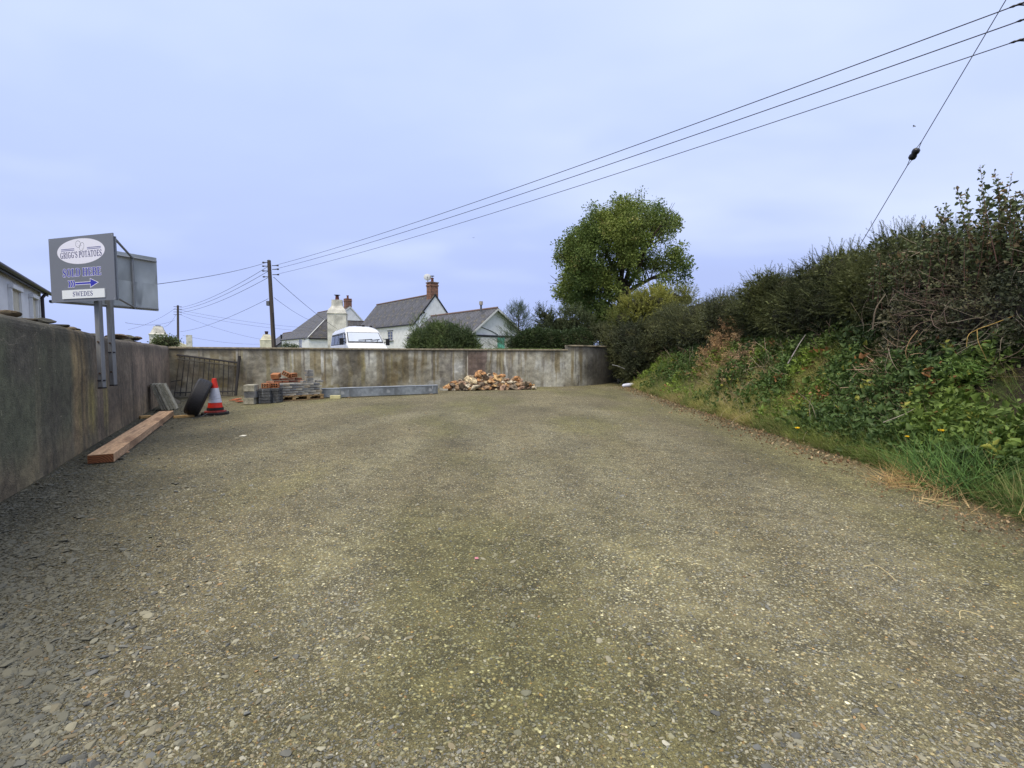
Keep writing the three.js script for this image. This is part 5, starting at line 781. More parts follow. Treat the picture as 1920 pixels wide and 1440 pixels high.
{
  const D = 30, base = V(7.1, 1.4, -30), t = thing('tree', 'big round leafy tree standing beyond the right end of the back wall', 'tree', base), r = rng(5), L = (u, v, dz = 0) => at(u, v, D + dz).sub(base);
  const trunk = []; limb(trunk, [V(-0.05, -0.6, 0), L(1172, 600), L(1168, 560), L(1163, 535)], 0.5, 0.36, 12); part(t, 'trunk', trunk, BARK);
  const mains = [[[1164, 540], [1152, 508, 0.3], [1138, 478, 0.8], [1122, 445, 1.2]], [[1165, 538], [1166, 500, -0.5], [1160, 455, -1.0], [1158, 410, -1.2]], [[1168, 545], [1181, 500, 0.2], [1186, 455, 0.3], [1188, 405, 0.4]], [[1170, 548], [1195, 508, -0.6], [1210, 470, -1.3], [1232, 432, -1.8]], [[1172, 552], [1205, 530, 0.8], [1245, 512, 1.4], [1275, 500, 1.8]], [[1162, 545], [1135, 528, -1.0], [1105, 515, -1.6], [1075, 500, -1.8]], [[1165, 560], [1130, 555, 1.2], [1095, 550, 2.0], [1066, 545, 2.2]], [[1180, 500, 0.2], [1200, 450, 1.6], [1215, 415, 2.4]]];
  const br = [], tips = [];
  for (const m of mains) { const pts = m.map((q) => L(...q)); const lg = []; limb(lg, pts, 0.17, 0.05, 8); part(t, 'limb', lg, BARK); const c = new THREE.CatmullRomCurve3(pts);
    for (let i = 0; i < 16; i++) { const s = 0.3 + 0.7 * r(), p = c.getPointAt(s), d = V(r() - 0.5, 0.25 + 0.5 * (r() - 0.4), r() - 0.5).normalize(), l = 0.7 + 1.0 * r(), e = p.clone().addScaledVector(d, l), mid = p.clone().lerp(e, 0.5).add(V((r() - 0.5) * 0.3, 0.12, (r() - 0.5) * 0.3)); limb(br, [p, mid, e], 0.05, 0.012, 5); tips.push(e); for (let k = 0; k < 3; k++) { const d2 = d.clone().add(V(r() - 0.5, r() - 0.4, r() - 0.5)).normalize(), e2 = mid.clone().addScaledVector(d2, 0.5 + 0.7 * r()); limb(br, [mid, mid.clone().lerp(e2, 0.5), e2], 0.022, 0.008, 4); tips.push(e2); } } }
  part(t, 'branches', br, BARK, 'stuff');
  // crown lumps follow the outline of the tree; depth is spread to match its width
  const lumps = [[1182, 398, 30], [1150, 408, 30], [1215, 405, 30], [1120, 428, 32], [1245, 428, 28], [1258, 420, 22], [1092, 452, 32], [1075, 468, 28], [1066, 490, 24], [1180, 432, 36], [1215, 445, 34], [1145, 448, 36], [1105, 488, 36], [1258, 458, 26], [1250, 492, 30], [1276, 497, 22], [1272, 522, 24], [1245, 530, 28], [1215, 505, 24], [1072, 528, 30], [1058, 545, 20], [1095, 540, 32], [1120, 560, 30], [1080, 566, 24], [1140, 520, 22], [1205, 560, 26], [1232, 548, 18], [1140, 590, 28], [1110, 588, 24], [1165, 592, 24], [1190, 478, 24], [1170, 470, 24], [1130, 610, 26], [1160, 618, 26], [1180, 380, 12], [1205, 388, 14], [1085, 520, 30], [1160, 500, 20], [1195, 520, 18], [1148, 545, 16], [1120, 525, 20], [1235, 512, 18]];
  const blobs = []; for (const [u, v, q] of lumps) for (let k = 0; k < 2; k++) { const c = at(u, v, D), R = q / FOCAL * D * (k ? 0.8 : 0.95), off = Math.hypot(u - 1165, v - 490) / 130, dz = (k ? 1 : -1) * Math.sqrt(Math.max(0.1, 1 - off * off)) * 2.6 * (0.55 + 0.5 * r()); const f = (D + dz) / D; blobs.push([c.x * f, EYE + (c.y - EYE) * f, -D * f, R, R * 0.82, R]); }
  const geos = [0, 1, 2].map((i) => leafCluster(700 + i, 20, 0.3, leafGeo(0.07, 0.115, 0.2, 0.3), -0.05));
  { const list = []; for (const e of tips) { const w = e.clone().add(base), du = 960 + FOCAL * w.x / -w.z - 1168, dv = 668 - FOCAL * (w.y - EYE) / -w.z - 492; if (Math.hypot(du / 122, dv / 122) < 1) for (let k = 0; k < 3; k++) { const s = 0.5 + 0.6 * r(); list.push([e.clone().add(V((r() - 0.5) * 0.6, (r() - 0.4) * 0.5, (r() - 0.5) * 0.6)), aim(V(r() - 0.5, 0.3, r() - 0.5).normalize(), r() * 6), V(s, s, s), vary(mix3([0.06, 0.09, 0.025], [0.12, 0.15, 0.035], r()), r, 0.5)]); } } instanced(t, 'crown', geos[0], LEAF, list); }
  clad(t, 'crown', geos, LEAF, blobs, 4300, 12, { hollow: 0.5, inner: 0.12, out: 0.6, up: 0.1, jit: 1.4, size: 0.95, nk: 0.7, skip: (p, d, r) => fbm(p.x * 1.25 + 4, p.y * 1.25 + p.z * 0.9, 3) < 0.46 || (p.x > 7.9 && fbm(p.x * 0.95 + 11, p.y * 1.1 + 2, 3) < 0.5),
    color: (h, n, r, p) => { const side = clamp(0.5 - (p.x - 7.3) * 0.11); let c = mix3([0.055, 0.09, 0.022], [0.145, 0.175, 0.038], clamp(step(0.35, 0.65, n) * 0.75 + side * 0.5 - 0.25 + 0.2 * h)); if (h < 0.3) c = mix3(c, [0.06, 0.085, 0.02], 0.5); if (r() < 0.03) c = [0.15, 0.14, 0.04]; return vary(c, r, 0.5); } });  // light painted into the leaf colour: paler left and up, darker low down
}
// ---------------------------------------------------------------- shrubs behind the wall
function shrub(name, label, cat, base, blobs, spec) {
  const s = thing(name, label, cat, base); const r = rng(spec.seed);
  if (spec.core) blobCore(s, blobs, spec.core, spec.coreMat ?? coreMat);
  const st = []; for (const [x, y, z, a, b] of blobs) for (let k = 0; k < (spec.stems ?? 2); k++) { const e = V(x - base.x + (r() - 0.5) * a, y - base.y + (r() - 0.2) * b, z - base.z + (r() - 0.5) * a), m = V((x - base.x) * 0.55 + (r() - 0.5) * 0.3, (y - base.y) * 0.45, (z - base.z) * 0.55 + (r() - 0.5) * 0.3); limb(st, [V((r() - 0.5) * 0.3, 0, (r() - 0.5) * 0.3), m, e], spec.stemR ?? 0.03, 0.007, 5); }
  part(s, 'branches', st, spec.bark ?? BARK, 'stuff');
  clad(s, 'foliage', spec.geos, spec.mat ?? LEAF, blobs, spec.count, spec.seed + 1, spec.opt); return s;
}
const smallLeaf = [0, 1].map((i) => leafCluster(720 + i, 18, 0.17, leafGeo(0.045, 0.07), 0.2)), midSpray = [0, 1, 2].map((i) => spray(730 + i, 0.42, 16, leafGeo(0.04, 0.075), 0.85)), fineSpray = [0, 1, 2, 3].map((i) => spray(740 + i, 0.34, 34, leafGeo(0.0085, 0.042, 0.2, 0), 0.5, 0.25)), bigSpray = [0, 1].map((i) => spray(750 + i, 0.6, 18, leafGeo(0.075, 0.12), 0.9, 0.3));
const B = (u, v, d, rx, ry, rz) => { const p = at(u, v, d); return [p.x, p.y, p.z, rx, ry ?? rx, rz ?? rx]; };
{
  let d = 30, b0 = at(830, 668, d).setY(0);
  shrub('shrub', 'broad rounded dark green bush in front of the cottage gable', 'bush', b0, [B(800, 640, d, 1.0, 0.8), B(828, 634, d, 1.15, 0.9), B(858, 638, d, 1.0, 0.78), B(812, 618, d, 0.4, 0.35), B(846, 620, d, 0.45, 0.3), B(878, 634, d, 0.4, 0.35), B(835, 655, d, 1.7, 0.9), B(790, 655, d, 0.9, 0.7), B(878, 648, d, 0.75, 0.55)], { seed: 31, core: 0.68, geos: [...smallLeaf, ...midSpray.slice(0, 1)], count: 2900, opt: { hollow: 0.62, up: 0.5, size: 1.05, jit: 1.6, nk: 2.2, color: (h, n, r) => vary(mix3([0.04, 0.06, 0.022], [0.085, 0.115, 0.035], step(0.4, 0.65, n) * (0.4 + 0.6 * h)), r, 0.5) } });
  b0 = at(782, 668, 31.5).setY(0);
  shrub('shrub', 'thin pale sprays of a lanky shrub above the left of the rounded bush', 'bush', b0, [B(785, 610, 31.5, 0.4, 0.5), B(793, 622, 31.5, 0.45, 0.5), B(776, 625, 31.5, 0.35, 0.4)], { seed: 33, geos: midSpray, count: 110, opt: { hollow: 0.3, up: 0.8, color: (h, n, r) => vary([0.1, 0.12, 0.06], r, 0.4) } });
  // conifer and shrubs between the garage and the tree
  d = 36; b0 = at(972, 668, d).setY(0);
  { const t = thing('small_tree', 'small dark conifer with upswept tips right of the outbuilding gable', 'tree', b0), r = rng(35), st = []; limb(st, [V(0, 0, 0), V(0.05, 2.4, 0), V(-0.02, at(972, 578, d).y, 0)], 0.11, 0.02, 7); part(t, 'trunk', st, BARK); const top = at(972, 575, d).y, bl = [], tips = [];
    for (let i = 0; i < 60; i++) { const f = i / 60, y = lerp(top - 0.1, 1.7, f), R = lerp(0.22, 1.75, Math.pow(f, 0.62)) * (0.7 + 0.6 * ((i * 7) % 5) / 4), a = i * 2.4, p = V(Math.cos(a) * R, y - b0.y + R * 0.05, Math.sin(a) * R); limb(bl, [V(0, p.y - 0.12 - 0.2 * R, 0), V(p.x * 0.6, p.y - 0.12, p.z * 0.6), p.clone().add(V(0, 0.28, 0))], 0.025, 0.006, 4); tips.push([p, R]); }
    part(t, 'branches', bl, BARK, 'stuff'); const list = []; for (const [p, R] of tips) for (let k = 0; k < 40; k++) { const f = 0.3 + 0.9 * r(), q = V(p.x * f + (r() - 0.5) * 0.3, p.y - 0.1 + 0.3 * f * f + (r() - 0.5) * 0.25, p.z * f + (r() - 0.5) * 0.3), s = 0.8 + 0.7 * r(); list.push([q, aim(V(p.x * 0.5 + r() - 0.5, 0.9, p.z * 0.5 + r() - 0.5).normalize(), r() * 6), V(s, s, s), vary([0.06, 0.085, 0.04], r, 0.5)]); } instanced(t, 'foliage', fineSpray[0], LEAF, list); }
  d = 27; b0 = at(1045, 668, d).setY(0.4);
  shrub('shrub', 'tall loose leafy shrub between the small conifer and the big tree', 'bush', b0, [B(1028, 600, d, 0.5, 0.6), B(1050, 608, d, 0.8, 0.7), B(1075, 610, d, 0.8, 0.8), B(1035, 625, d, 0.8, 0.6), B(1095, 620, d, 0.8, 0.8), B(1020, 590, d, 0.3, 0.3), B(1110, 630, d, 0.6, 0.7), B(1060, 632, d, 1.1, 0.6)], { seed: 41, core: 0.5, geos: midSpray, count: 1500, opt: { hollow: 0.4, up: 0.7, size: 1.1, nk: 2, skip: (p, dd, r) => fbm(p.x * 2, p.y * 2, 2) < 0.33, color: (h, n, r) => vary(mix3([0.04, 0.052, 0.022], [0.1, 0.12, 0.05], step(0.4, 0.7, n) * h), r, 0.5) } });
  d = 24.5; b0 = at(1005, 668, d).setY(0);
  shrub('hedge', 'dark ivy-covered hedge standing just behind the back wall coping', 'hedge', b0, [B(985, 641, d, 0.5, 0.5, 0.5), B(1004, 638, d, 0.7, 0.6, 0.5), B(1030, 640, d, 0.8, 0.55, 0.5), B(1055, 641, d, 0.6, 0.5, 0.5), B(968, 648, d, 0.35, 0.35, 0.4), B(1085, 640, d, 0.7, 0.6, 0.5)], { seed: 43, core: 0.85, geos: smallLeaf, count: 1700, mat: WAXY, opt: { hollow: 0.8, up: 0.1, size: 0.95, color: (h, n, r) => vary(mix3([0.02, 0.03, 0.013], [0.045, 0.07, 0.022], n), r, 0.5) } });
  { // moss and ivy along the coping
    const r = rng(44), list = []; for (let i = 0; i < 420; i++) { const k = Math.round(lerp(BSTEP - 30, BSTEP - 1, Math.pow(r(), 0.7))), p = BPATH[k], s = 0.16 + 0.22 * r(); list.push([V(p.x - 0.06 - 0.1 * r(), 1.6 + 0.02 * r(), p.z - 0.02 - 0.12 * r()), aim(V(r() - 0.5, 1.2, r() - 0.5).normalize(), r() * 6), V(s, s * 0.6, s), vary([0.09, 0.13, 0.03], r, 0.5)]); }
    const m = thing('moss', 'green moss and creeping leaves along the coping below the hedge', 'moss', V(0, 0, 0)); m.userData.kind = 'stuff'; instanced(m, 'moss_leaves', smallLeaf[0], LEAF, list); }
  d = 16.5; b0 = at(318, 650, d).setY(1.2);
  shrub('shrub', 'small leafy shrub growing over the corner where the two walls meet', 'bush', b0, [B(306, 640, d, 0.28, 0.2), B(322, 642, d, 0.22, 0.16), B(298, 646, d, 0.2, 0.14)], { seed: 45, core: 0.7, stems: 3, stemR: 0.012, geos: smallLeaf, count: 130, opt: { hollow: 0.5, up: 0.5, size: 0.7, color: (h, n, r) => vary([0.08, 0.1, 0.04], r, 0.5) } });
  { const p = at(398, 650, 72); shrub('shrub', 'tiny dark shrub top just above the coping left of the long house windows', 'bush', V(at(540, 650, 40).x, 0, -40), [B(538, 650, 40, 0.35, 0.28), B(552, 651, 40, 0.35, 0.2)], { seed: 47, geos: smallLeaf, count: 90, opt: { color: (h, n, r) => vary([0.05, 0.07, 0.03], r, 0.4) } }); }
  // yellow-green shrub and the dark growth by the wall end
  d = 24; b0 = at(1205, 668, d).setY(1.2);
  shrub('shrub', 'yellow-green leafy bush below the big tree at the end of the far hedge', 'bush', b0, [B(1195, 575, d, 0.75, 0.6), B(1225, 570, d, 0.8, 0.6), B(1260, 562, d + 1, 0.8, 0.5), B(1285, 562, d + 1, 0.5, 0.4), B(1200, 605, d, 0.9, 0.7), B(1235, 600, d, 0.9, 0.8), B(1170, 600, d, 0.7, 0.6), B(1215, 630, d, 0.9, 0.6)], { seed: 49, core: 0.62, geos: midSpray, count: 2300, opt: { hollow: 0.5, up: 0.5, size: 1.0, nk: 1.6, color: (h, n, r, p) => vary(mix3([0.07, 0.085, 0.022], [0.19, 0.19, 0.04], clamp(step(0.35, 0.6, n) * 0.6 + h * 0.4)), r, 0.45) } });
  d = 23.3; b0 = at(1165, 700, d).setY(0.3);
  shrub('thicket', 'dark thicket overhanging the curved right end of the back wall', 'bush', b0, [B(1158, 640, d, 0.8, 0.7), B(1185, 640, d - 1.2, 0.8, 0.8), B(1178, 668, d - 1.2, 0.7, 0.7), B(1205, 665, d - 2.2, 0.8, 0.8), B(1165, 690, d - 0.6, 0.35, 0.5), B(1190, 695, d - 2.2, 0.5, 0.5), B(1140, 625, d + 1, 0.7, 0.5)], { seed: 51, core: 0.8, geos: [...smallLeaf, ...midSpray.slice(0, 1)], count: 2600, opt: { hollow: 0.7, up: 0.1, size: 0.95, color: (h, n, r) => vary(mix3([0.028, 0.034, 0.016], [0.07, 0.076, 0.03], n * n * 1.8), r, 0.5) } });
}
// ---------------------------------------------------------------- hedges on the bank
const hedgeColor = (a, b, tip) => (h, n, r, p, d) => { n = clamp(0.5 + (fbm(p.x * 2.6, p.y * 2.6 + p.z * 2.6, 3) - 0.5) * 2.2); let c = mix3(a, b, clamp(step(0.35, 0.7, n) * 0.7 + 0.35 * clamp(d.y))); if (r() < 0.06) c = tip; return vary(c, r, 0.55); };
function hedgeRow(z0, z1, xf, yTop, n, seed, w = 1.0) { const r = rng(seed), out = []; for (let i = 0; i < n; i++) { const f = (i + 0.5) / n, z = lerp(z0, z1, f), x = xf(f), top = yTop(f), bot = bankY(x, z) + 0.05, h = (top - bot) / 2; out.push([x + 0.2 * (r() - 0.5), bot + h * 0.92, z, w * (0.85 + 0.3 * r()), h * (0.98 + 0.1 * (r() - 0.5)), Math.abs(z1 - z0) / n * (0.8 + 0.3 * r())]); out.push([x - 0.25 + 0.3 * (r() - 0.5), bot + h * 0.6, z + 0.5 * (r() - 0.5), w * 0.8, h * 0.62, Math.abs(z1 - z0) / n * 0.7]); for (let k = 0; k < 3; k++) { const q = 0.32 + 0.25 * r(); out.push([x - w * (0.5 + 0.35 * r()), lerp(bot + 0.35, top - 0.15, r()), z + (r() - 0.5) * Math.abs(z1 - z0) / n, q, q, q]); } const q2 = 0.3 + 0.2 * r(); out.push([x - 0.2 + 0.5 * (r() - 0.5), top - 0.2, z + (r() - 0.5) * 0.8, q2 * 1.3, q2, q2 * 1.3]); } return out; }
{
  const back = (p, d, r) => d.x > 0.35 && r() < 0.6;
  let bl = hedgeRow(-24.5, -14.2, (f) => lerp(7.3, 7.15, f), (f) => lerp(3.3, 2.78, f), 8, 61, 0.9), b0 = V(7.3, 1.6, -19);
  const far = thing('hedge', 'lower feathery dark hedge section on the bank below the big tree', 'hedge', b0); blobCore(far, bl, 0.84, coreMat);
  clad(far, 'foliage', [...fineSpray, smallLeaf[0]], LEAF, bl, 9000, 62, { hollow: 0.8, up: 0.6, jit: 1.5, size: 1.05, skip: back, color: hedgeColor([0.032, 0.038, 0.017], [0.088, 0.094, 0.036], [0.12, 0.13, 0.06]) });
  bl = hedgeRow(-13.9, -7.4, (f) => lerp(7.35, 7.2, f), (f) => 2.72 + 0.46 * Math.sin(Math.min(1, f * 1.2) * 1.57) - 0.25 * step(0.85, 1, f), 7, 63, 1.05); b0 = V(7.3, 1.7, -10.5);
  const big = thing('hedge', 'large dense dark hedge mass on the bank beneath the stay wire', 'hedge', b0); blobCore(big, bl, 0.86, coreMat);
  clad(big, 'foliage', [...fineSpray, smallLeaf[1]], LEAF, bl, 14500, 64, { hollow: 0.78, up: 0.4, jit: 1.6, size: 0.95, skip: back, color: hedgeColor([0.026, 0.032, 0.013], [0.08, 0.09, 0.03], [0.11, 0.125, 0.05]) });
  // wisps standing out of the hedge tops
  const r = rng(65); for (const [h, z0, z1, y, n] of [[far, -24, -14.4, 3.1, 60], [big, -13.6, -7.8, 3.0, 70]]) { const l = []; for (let i = 0; i < n; i++) { const z = lerp(z0, z1, r()), s = 0.6 + 0.7 * r() * r(); l.push([V(7.2 + (r() - 0.5) * 1.0 - h.position.x, y + 0.1 * (r() - 0.5) + 0.05 - h.position.y, z - h.position.z), aim(V((r() - 0.5) * 0.9, 1, (r() - 0.5) * 0.9).normalize(), r() * 6), V(s * 0.8, s * 1.3, s * 0.8), vary([0.055, 0.062, 0.03], r, 0.5)]); } instanced(h, 'wisps', fineSpray[1], LEAF, l); }
  // leafy shrub with red stems at the right edge
  { const s = thing('shrub', 'tall leafy shrub with reddish upright stems at the right edge', 'bush', V(6.6, 1.6, -6.2)), o = s.position, st = [], lv = [[], []], r2 = rng(66);
    const lf = [leafCluster(770, 1, 0.001, leafGeo(0.05, 0.07, 0.25, 0.4), 0), leafCluster(771, 1, 0.001, leafGeo(0.042, 0.06, 0.2, 0.3), 0)];
    for (let i = 0; i < 260; i++) { const z = lerp(-8.1, -5.2, r2()), x = 6.25 + 1.5 * (r2() - 0.3), y0 = 2.2 + 0.5 * (r2() - 0.5), edge = clamp((z + 8.3) / 2.0), H = (0.32 + 0.95 * Math.pow(r2(), 0.5)) * (0.35 + 0.75 * edge), lean = V((r2() - 0.5) * 0.35, 1, (r2() - 0.5) * 0.4).normalize(), a = V(x, y0, z), b = a.clone().addScaledVector(lean, H).add(V((r2() - 0.5) * 0.1, 0, (r2() - 0.5) * 0.1)); limb(st, [a.clone().sub(o), a.clone().lerp(b, 0.5).add(V((r2() - 0.5) * 0.06, 0, (r2() - 0.5) * 0.06)).sub(o), b.clone().sub(o)], 0.007, 0.002, 4);
      const n = Math.round(H * 46); for (let k = 0; k < n; k++) { const f = 0.15 + 0.85 * k / n, p = a.clone().lerp(b, f), ang = k * 2.4 + r2(), d = V(Math.cos(ang), 0.55, Math.sin(ang)).normalize(), sc = (0.7 + 0.6 * r2()) * (f > 0.92 ? 0.7 : 1); p.addScaledVector(d, 0.012); lv[k & 1].push([p.sub(o), aim(d, r2() * 6), V(sc, sc, sc), vary(r2() < 0.12 ? [0.14, 0.1, 0.05] : mix3([0.05, 0.062, 0.028], [0.09, 0.11, 0.045], r2()), r2, 0.4)]); } }
    part(s, 'stems', st, std({ color: new THREE.Color().setRGB(0.13, 0.065, 0.05), roughness: 0.8 }), 'stuff'); lv.forEach((l, i) => instanced(s, 'foliage', lf[i], LEAF, l)); }
  // brushy dark growth beneath it
  { const bl2 = []; const r3 = rng(67); for (let i = 0; i < 9; i++) { const z = lerp(-7.5, -4.4, i / 8); bl2.push([6.75 + 0.25 * (r3() - 0.5), 2.2 + 0.15 * (r3() - 0.5), z, 0.85, 0.66, 0.45], [6.3 + 0.3 * (r3() - 0.5), 1.75 + 0.2 * (r3() - 0.5), z + 0.2, 0.6, 0.6, 0.42]); }
    const s = thing('thicket', 'dark tangled thicket of bramble and twigs below the red-stemmed shrub', 'thicket', V(6.6, 1.0, -6.2)); blobCore(s, bl2, 0.8, std({ map: grain(50, 42, 34, 0.9, 16), roughness: 1 }));
    clad(s, 'foliage', [...smallLeaf.map((g) => g), midSpray[1]], LEAF, bl2, 5200, 68, { hollow: 0.75, up: 0.2, size: 0.62, jit: 1.4, nk: 2, color: (h, n, r) => vary(mix3([0.035, 0.042, 0.022], [0.085, 0.082, 0.045], step(0.4, 0.7, n)), r, 0.55) });
    const tw = twigs(69, 26, 0.5, 0.5, 0.0026); clad(s, 'twigs', [tw], std({ roughness: 0.9 }), bl2, 70, 70, { hollow: 0.85, up: 0, size: 0.9, color: (h, n, r) => vary(r() < 0.3 ? [0.24, 0.2, 0.15] : [0.1, 0.07, 0.055], r, 0.4) }); }
}
// ---------------------------------------------------------------- growth on the face of the bank
{
  const r = rng(81);
  const bn = (x, z) => V(-(bankY(x + 0.15, z) - bankY(x - 0.15, z)) / 0.3, 1, -(bankY(x, z + 0.15) - bankY(x, z - 0.15)) / 0.3).normalize();
  const brown = (x, z) => step(0.58, 0.7, fbm(x * 0.9 + 70, z * 0.9 + 20, 3)), lush = (z) => step(-9.5, -5, z);
  const onBank = (lo, hi, bias = 1) => { const z = -2.0 - 20.5 * Math.pow(r(), 1.7), dx = lerp(lo, hi, Math.pow(r(), bias)); return [edgeX(z) + dx, z, dx]; };
  // grass
  const tufts = [tuft(801, 16, 0.2, 0.14, 0.0028), tuft(802, 14, 0.3, 0.22, 0.003), tuft(803, 12, 0.42, 0.34, 0.0036), tuft(804, 12, 0.15, 0.2, 0.003)], gl = tufts.map(() => []);
  for (let i = 0; i < 32000; i++) {
    const [x, z, dx] = onBank(-0.12, 2.3, 1.7); const n = fbm(x * 1.4 + 5, z * 1.1 + 9, 3), dep = dx / 2.3; if (r() < dep * (z < -7.5 ? 0.5 : 0.75) || (dx > 0.85 && lush(z) > 0.3 && r() < 0.88)) continue; if (dx < 0.05 && r() < 0.6) continue;
    const dry = brown(x, z) * 0.7 + (1 - lush(z)) * 0.14 + (dx < 0.1 ? 0.3 : 0) + 0.12; let c = mix3([0.09, 0.12, 0.026], [0.15, 0.18, 0.034], step(0.35, 0.65, n)); c = mix3(c, [0.055, 0.1, 0.022], lush(z) * 0.7); c = mix3(c, [0.19, 0.175, 0.055], (1 - lush(z)) * 0.55 * step(0.45, 0.6, n)); if (r() < dry) c = mix3(c, [0.3, 0.23, 0.11], 0.35 + 0.5 * r());
    const s = (0.6 + 0.8 * r()) * (dx < 0.15 ? 0.55 : 1) * (0.78 + 0.06 * lush(z)), k = dx < 0.2 ? (r() < 0.5 ? 0 : 3) : (r() * 3) | 0, nn = bn(x, z); nn.lerp(UPV, 0.45).add(V(-0.22 * r(), 0, (r() - 0.5) * 0.3)).normalize();
    gl[k].push([V(x, bankY(x, z) - 0.015, z), aim(nn, r() * 6.28), V(s, s, s), vary(c, r, 0.4)]);
  }
  const gr = thing('grass', 'rough grass along the foot and face of the right bank', 'grass'); gr.userData.kind = 'stuff'; tufts.forEach((g, i) => instanced(gr, 'grass_tufts', g, GRASS, gl[i]));
  // broad leaves: nettle, bramble and ivy
  const broad = [0, 1, 2].map((i) => leafCluster(810 + i, 12, 0.14, leafGeo(0.056, 0.07, 0.3, 0.6), 0.2)), nettles = [0, 1].map((i) => spray(815 + i, 0.34, 14, leafGeo(0.045, 0.085, 0.15, 0.7), 1.15, 0.2)), bl = [[], [], []], nl = [[], []];
  for (let i = 0; i < 17000; i++) {
    const [x, z, dx] = onBank(0.3, 2.6, 0.75); const n = fbm(x * 1.1 + 33, z * 0.8 + 12, 3), n2 = fbm(x * 3 + 1, z * 3, 3); if (n < 0.4 + 0.12 * (r() - 0.5) || (brown(x, z) > 0.5 && r() < 0.85) || (dx < 1.0 && z < -7.5 && r() < 0.72)) continue;
    const brightPatch = step(0.46, 0.62, fbm(x * 0.8 + 90, z * 0.6 + 3, 3)), near = lush(z); let c = mix3([0.058, 0.095, 0.024], [0.175, 0.24, 0.038], brightPatch * (0.35 + 0.65 * n2)); c = mix3(c, [0.05, 0.082, 0.032], near * 0.45); if (dx > 1.7) c = mix3(c, [0.03, 0.042, 0.02], 0.5); if (r() < 0.025) c = [0.24, 0.24, 0.05]; if (r() < 0.02) c = [0.2, 0.1, 0.04];  // leaf green brighter in random patches, darker high on the bank
    const s = (0.6 + 0.7 * r()), nn = bn(x, z).add(V(-0.4 * r(), 0.15, (r() - 0.5) * 0.5)).normalize(), up = 0.03 + 0.16 * r();
    if (r() < 0.4) nl[(r() * 2) | 0].push([V(x, bankY(x, z) - 0.03, z), aim(nn.lerp(UPV, 0.4).normalize(), r() * 6.28), V(s, s, s), vary(c, r, 0.4)]); else bl[(r() * 3) | 0].push([V(x + nn.x * up, bankY(x, z) + nn.y * up, z + nn.z * up), aim(nn, r() * 6.28), V(s, s, s), vary(c, r, 0.4)]);
  }
  const gc = thing('ground_cover', 'tangle of nettle, bramble and ivy leaves on the face of the right bank', 'undergrowth'); gc.userData.kind = 'stuff'; broad.forEach((g, i) => instanced(gc, 'leaves', g, WAXY, bl[i])); nettles.forEach((g, i) => instanced(gc, 'nettles', g, LEAF, nl[i]));
  // twigs and dead stems among it
  const tl = [], tw = twigs(820, 9, 0.35, 0.5, 0.003); for (let i = 0; i < 480; i++) { const [x, z, dx] = onBank(0.3, 2.6, 0.7); if (r() > 0.25 + 0.75 * brown(x, z)) continue; const s = (0.6 + 0.7 * r()) * (z > -6.5 ? 0.5 : 1); tl.push([V(x, bankY(x, z) + 0.09, z), aim(bn(x, z).lerp(UPV, 0.3), r() * 6), V(s, s, s), vary(r() < 0.35 ? [0.3, 0.24, 0.17] : [0.14, 0.1, 0.07], r, 0.4)]); }
  const dt = thing('dead_stems', 'thin dead stems tangled through the undergrowth on the bank', 'twigs'); dt.userData.kind = 'stuff'; instanced(dt, 'stems', tw, std({ roughness: 0.9 }), tl);
  // fallen leaves along the edge of the gravel
  const fl = leafCluster(830, 1, 0.001, leafGeo(0.026, 0.036, 0.35, 0.5), 0), ll = []; for (let i = 0; i < 3600; i++) { const z = -2.2 - 19 * Math.pow(r(), 1.5), x = edgeX(z) - 0.06 + 0.5 * (r() + r() + r() - 1.5) * (0.7 + 0.5 * fbm(z * 0.8, 2, 2)); const s = (0.5 + 0.7 * r()) * (z > -5.5 ? 0.6 : 1), y = Math.max(gravelY(x, z), bankY(x, z)) + 0.008; ll.push([V(x, y, z), aim(V(r() - 0.5, (r() - 0.5) * 0.25, r() - 0.5).normalize(), r() * 6), V(s, s, s), vary(r() < 0.6 ? [0.13, 0.08, 0.04] : [0.22, 0.165, 0.095], r, 0.6)]); }
  const fa = thing('fallen_leaves', 'brown fallen leaves along the edge where gravel meets bank', 'leaves'); fa.userData.kind = 'stuff'; instanced(fa, 'leaves', fl, DRY, ll);
  // heaps and clumps that can be told apart
  const clump = (name, label, cat, p, geo, n, R, H, cols, up = 0.6, size = 1) => { const c = thing(name, label, cat, p), l = []; for (let i = 0; i < n; i++) { const a = r() * 6.28, q = Math.sqrt(r()) * R, x = p.x + Math.cos(a) * q, z = p.z + Math.sin(a) * q * 1.15, g0 = Math.max(bankY(x, z), gravelY(x, z)), y = g0 + H * r() * (1 - (q / R) ** 2), s = size * (0.7 + 0.6 * r()); l.push([V(x - p.x, y - p.y, z - p.z), aim(V(r() - 0.5 - 0.3 * up, up * (r() + 0.2), r() - 0.5).normalize(), r() * 6), V(s, s, s), vary(cols[(r() * cols.length) | 0], r, 0.5)]); } instanced(c, 'stems', geo, DRY, l); return c; };
  const on = (u, v, x) => { const k = ray(u, v), t = x / k[0]; return V(x, bankY(x, k[2] * t), k[2] * t); };
  const straw = tuft(840, 8, 0.3, 0.26, 0.0026), fern = spray(841, 0.5, 26, leafGeo(0.03, 0.11, 0.1, 0.6), 1.2, 0.5);
  clump('dead_bracken', 'rust-brown dead bracken patch high on the bank under the hedge', 'bracken', on(1368, 640, 6.25), fern, 260, 0.75, 0.75, [[0.21, 0.135, 0.065], [0.25, 0.17, 0.085], [0.15, 0.09, 0.045]], 0.7, 0.8);
  clump('dead_bracken', 'lower brown bracken patch just below the rust-brown one', 'bracken', on(1395, 675, 5.75), fern, 110, 0.45, 0.3, [[0.18, 0.12, 0.07], [0.22, 0.15, 0.085]], 0.5, 0.7);
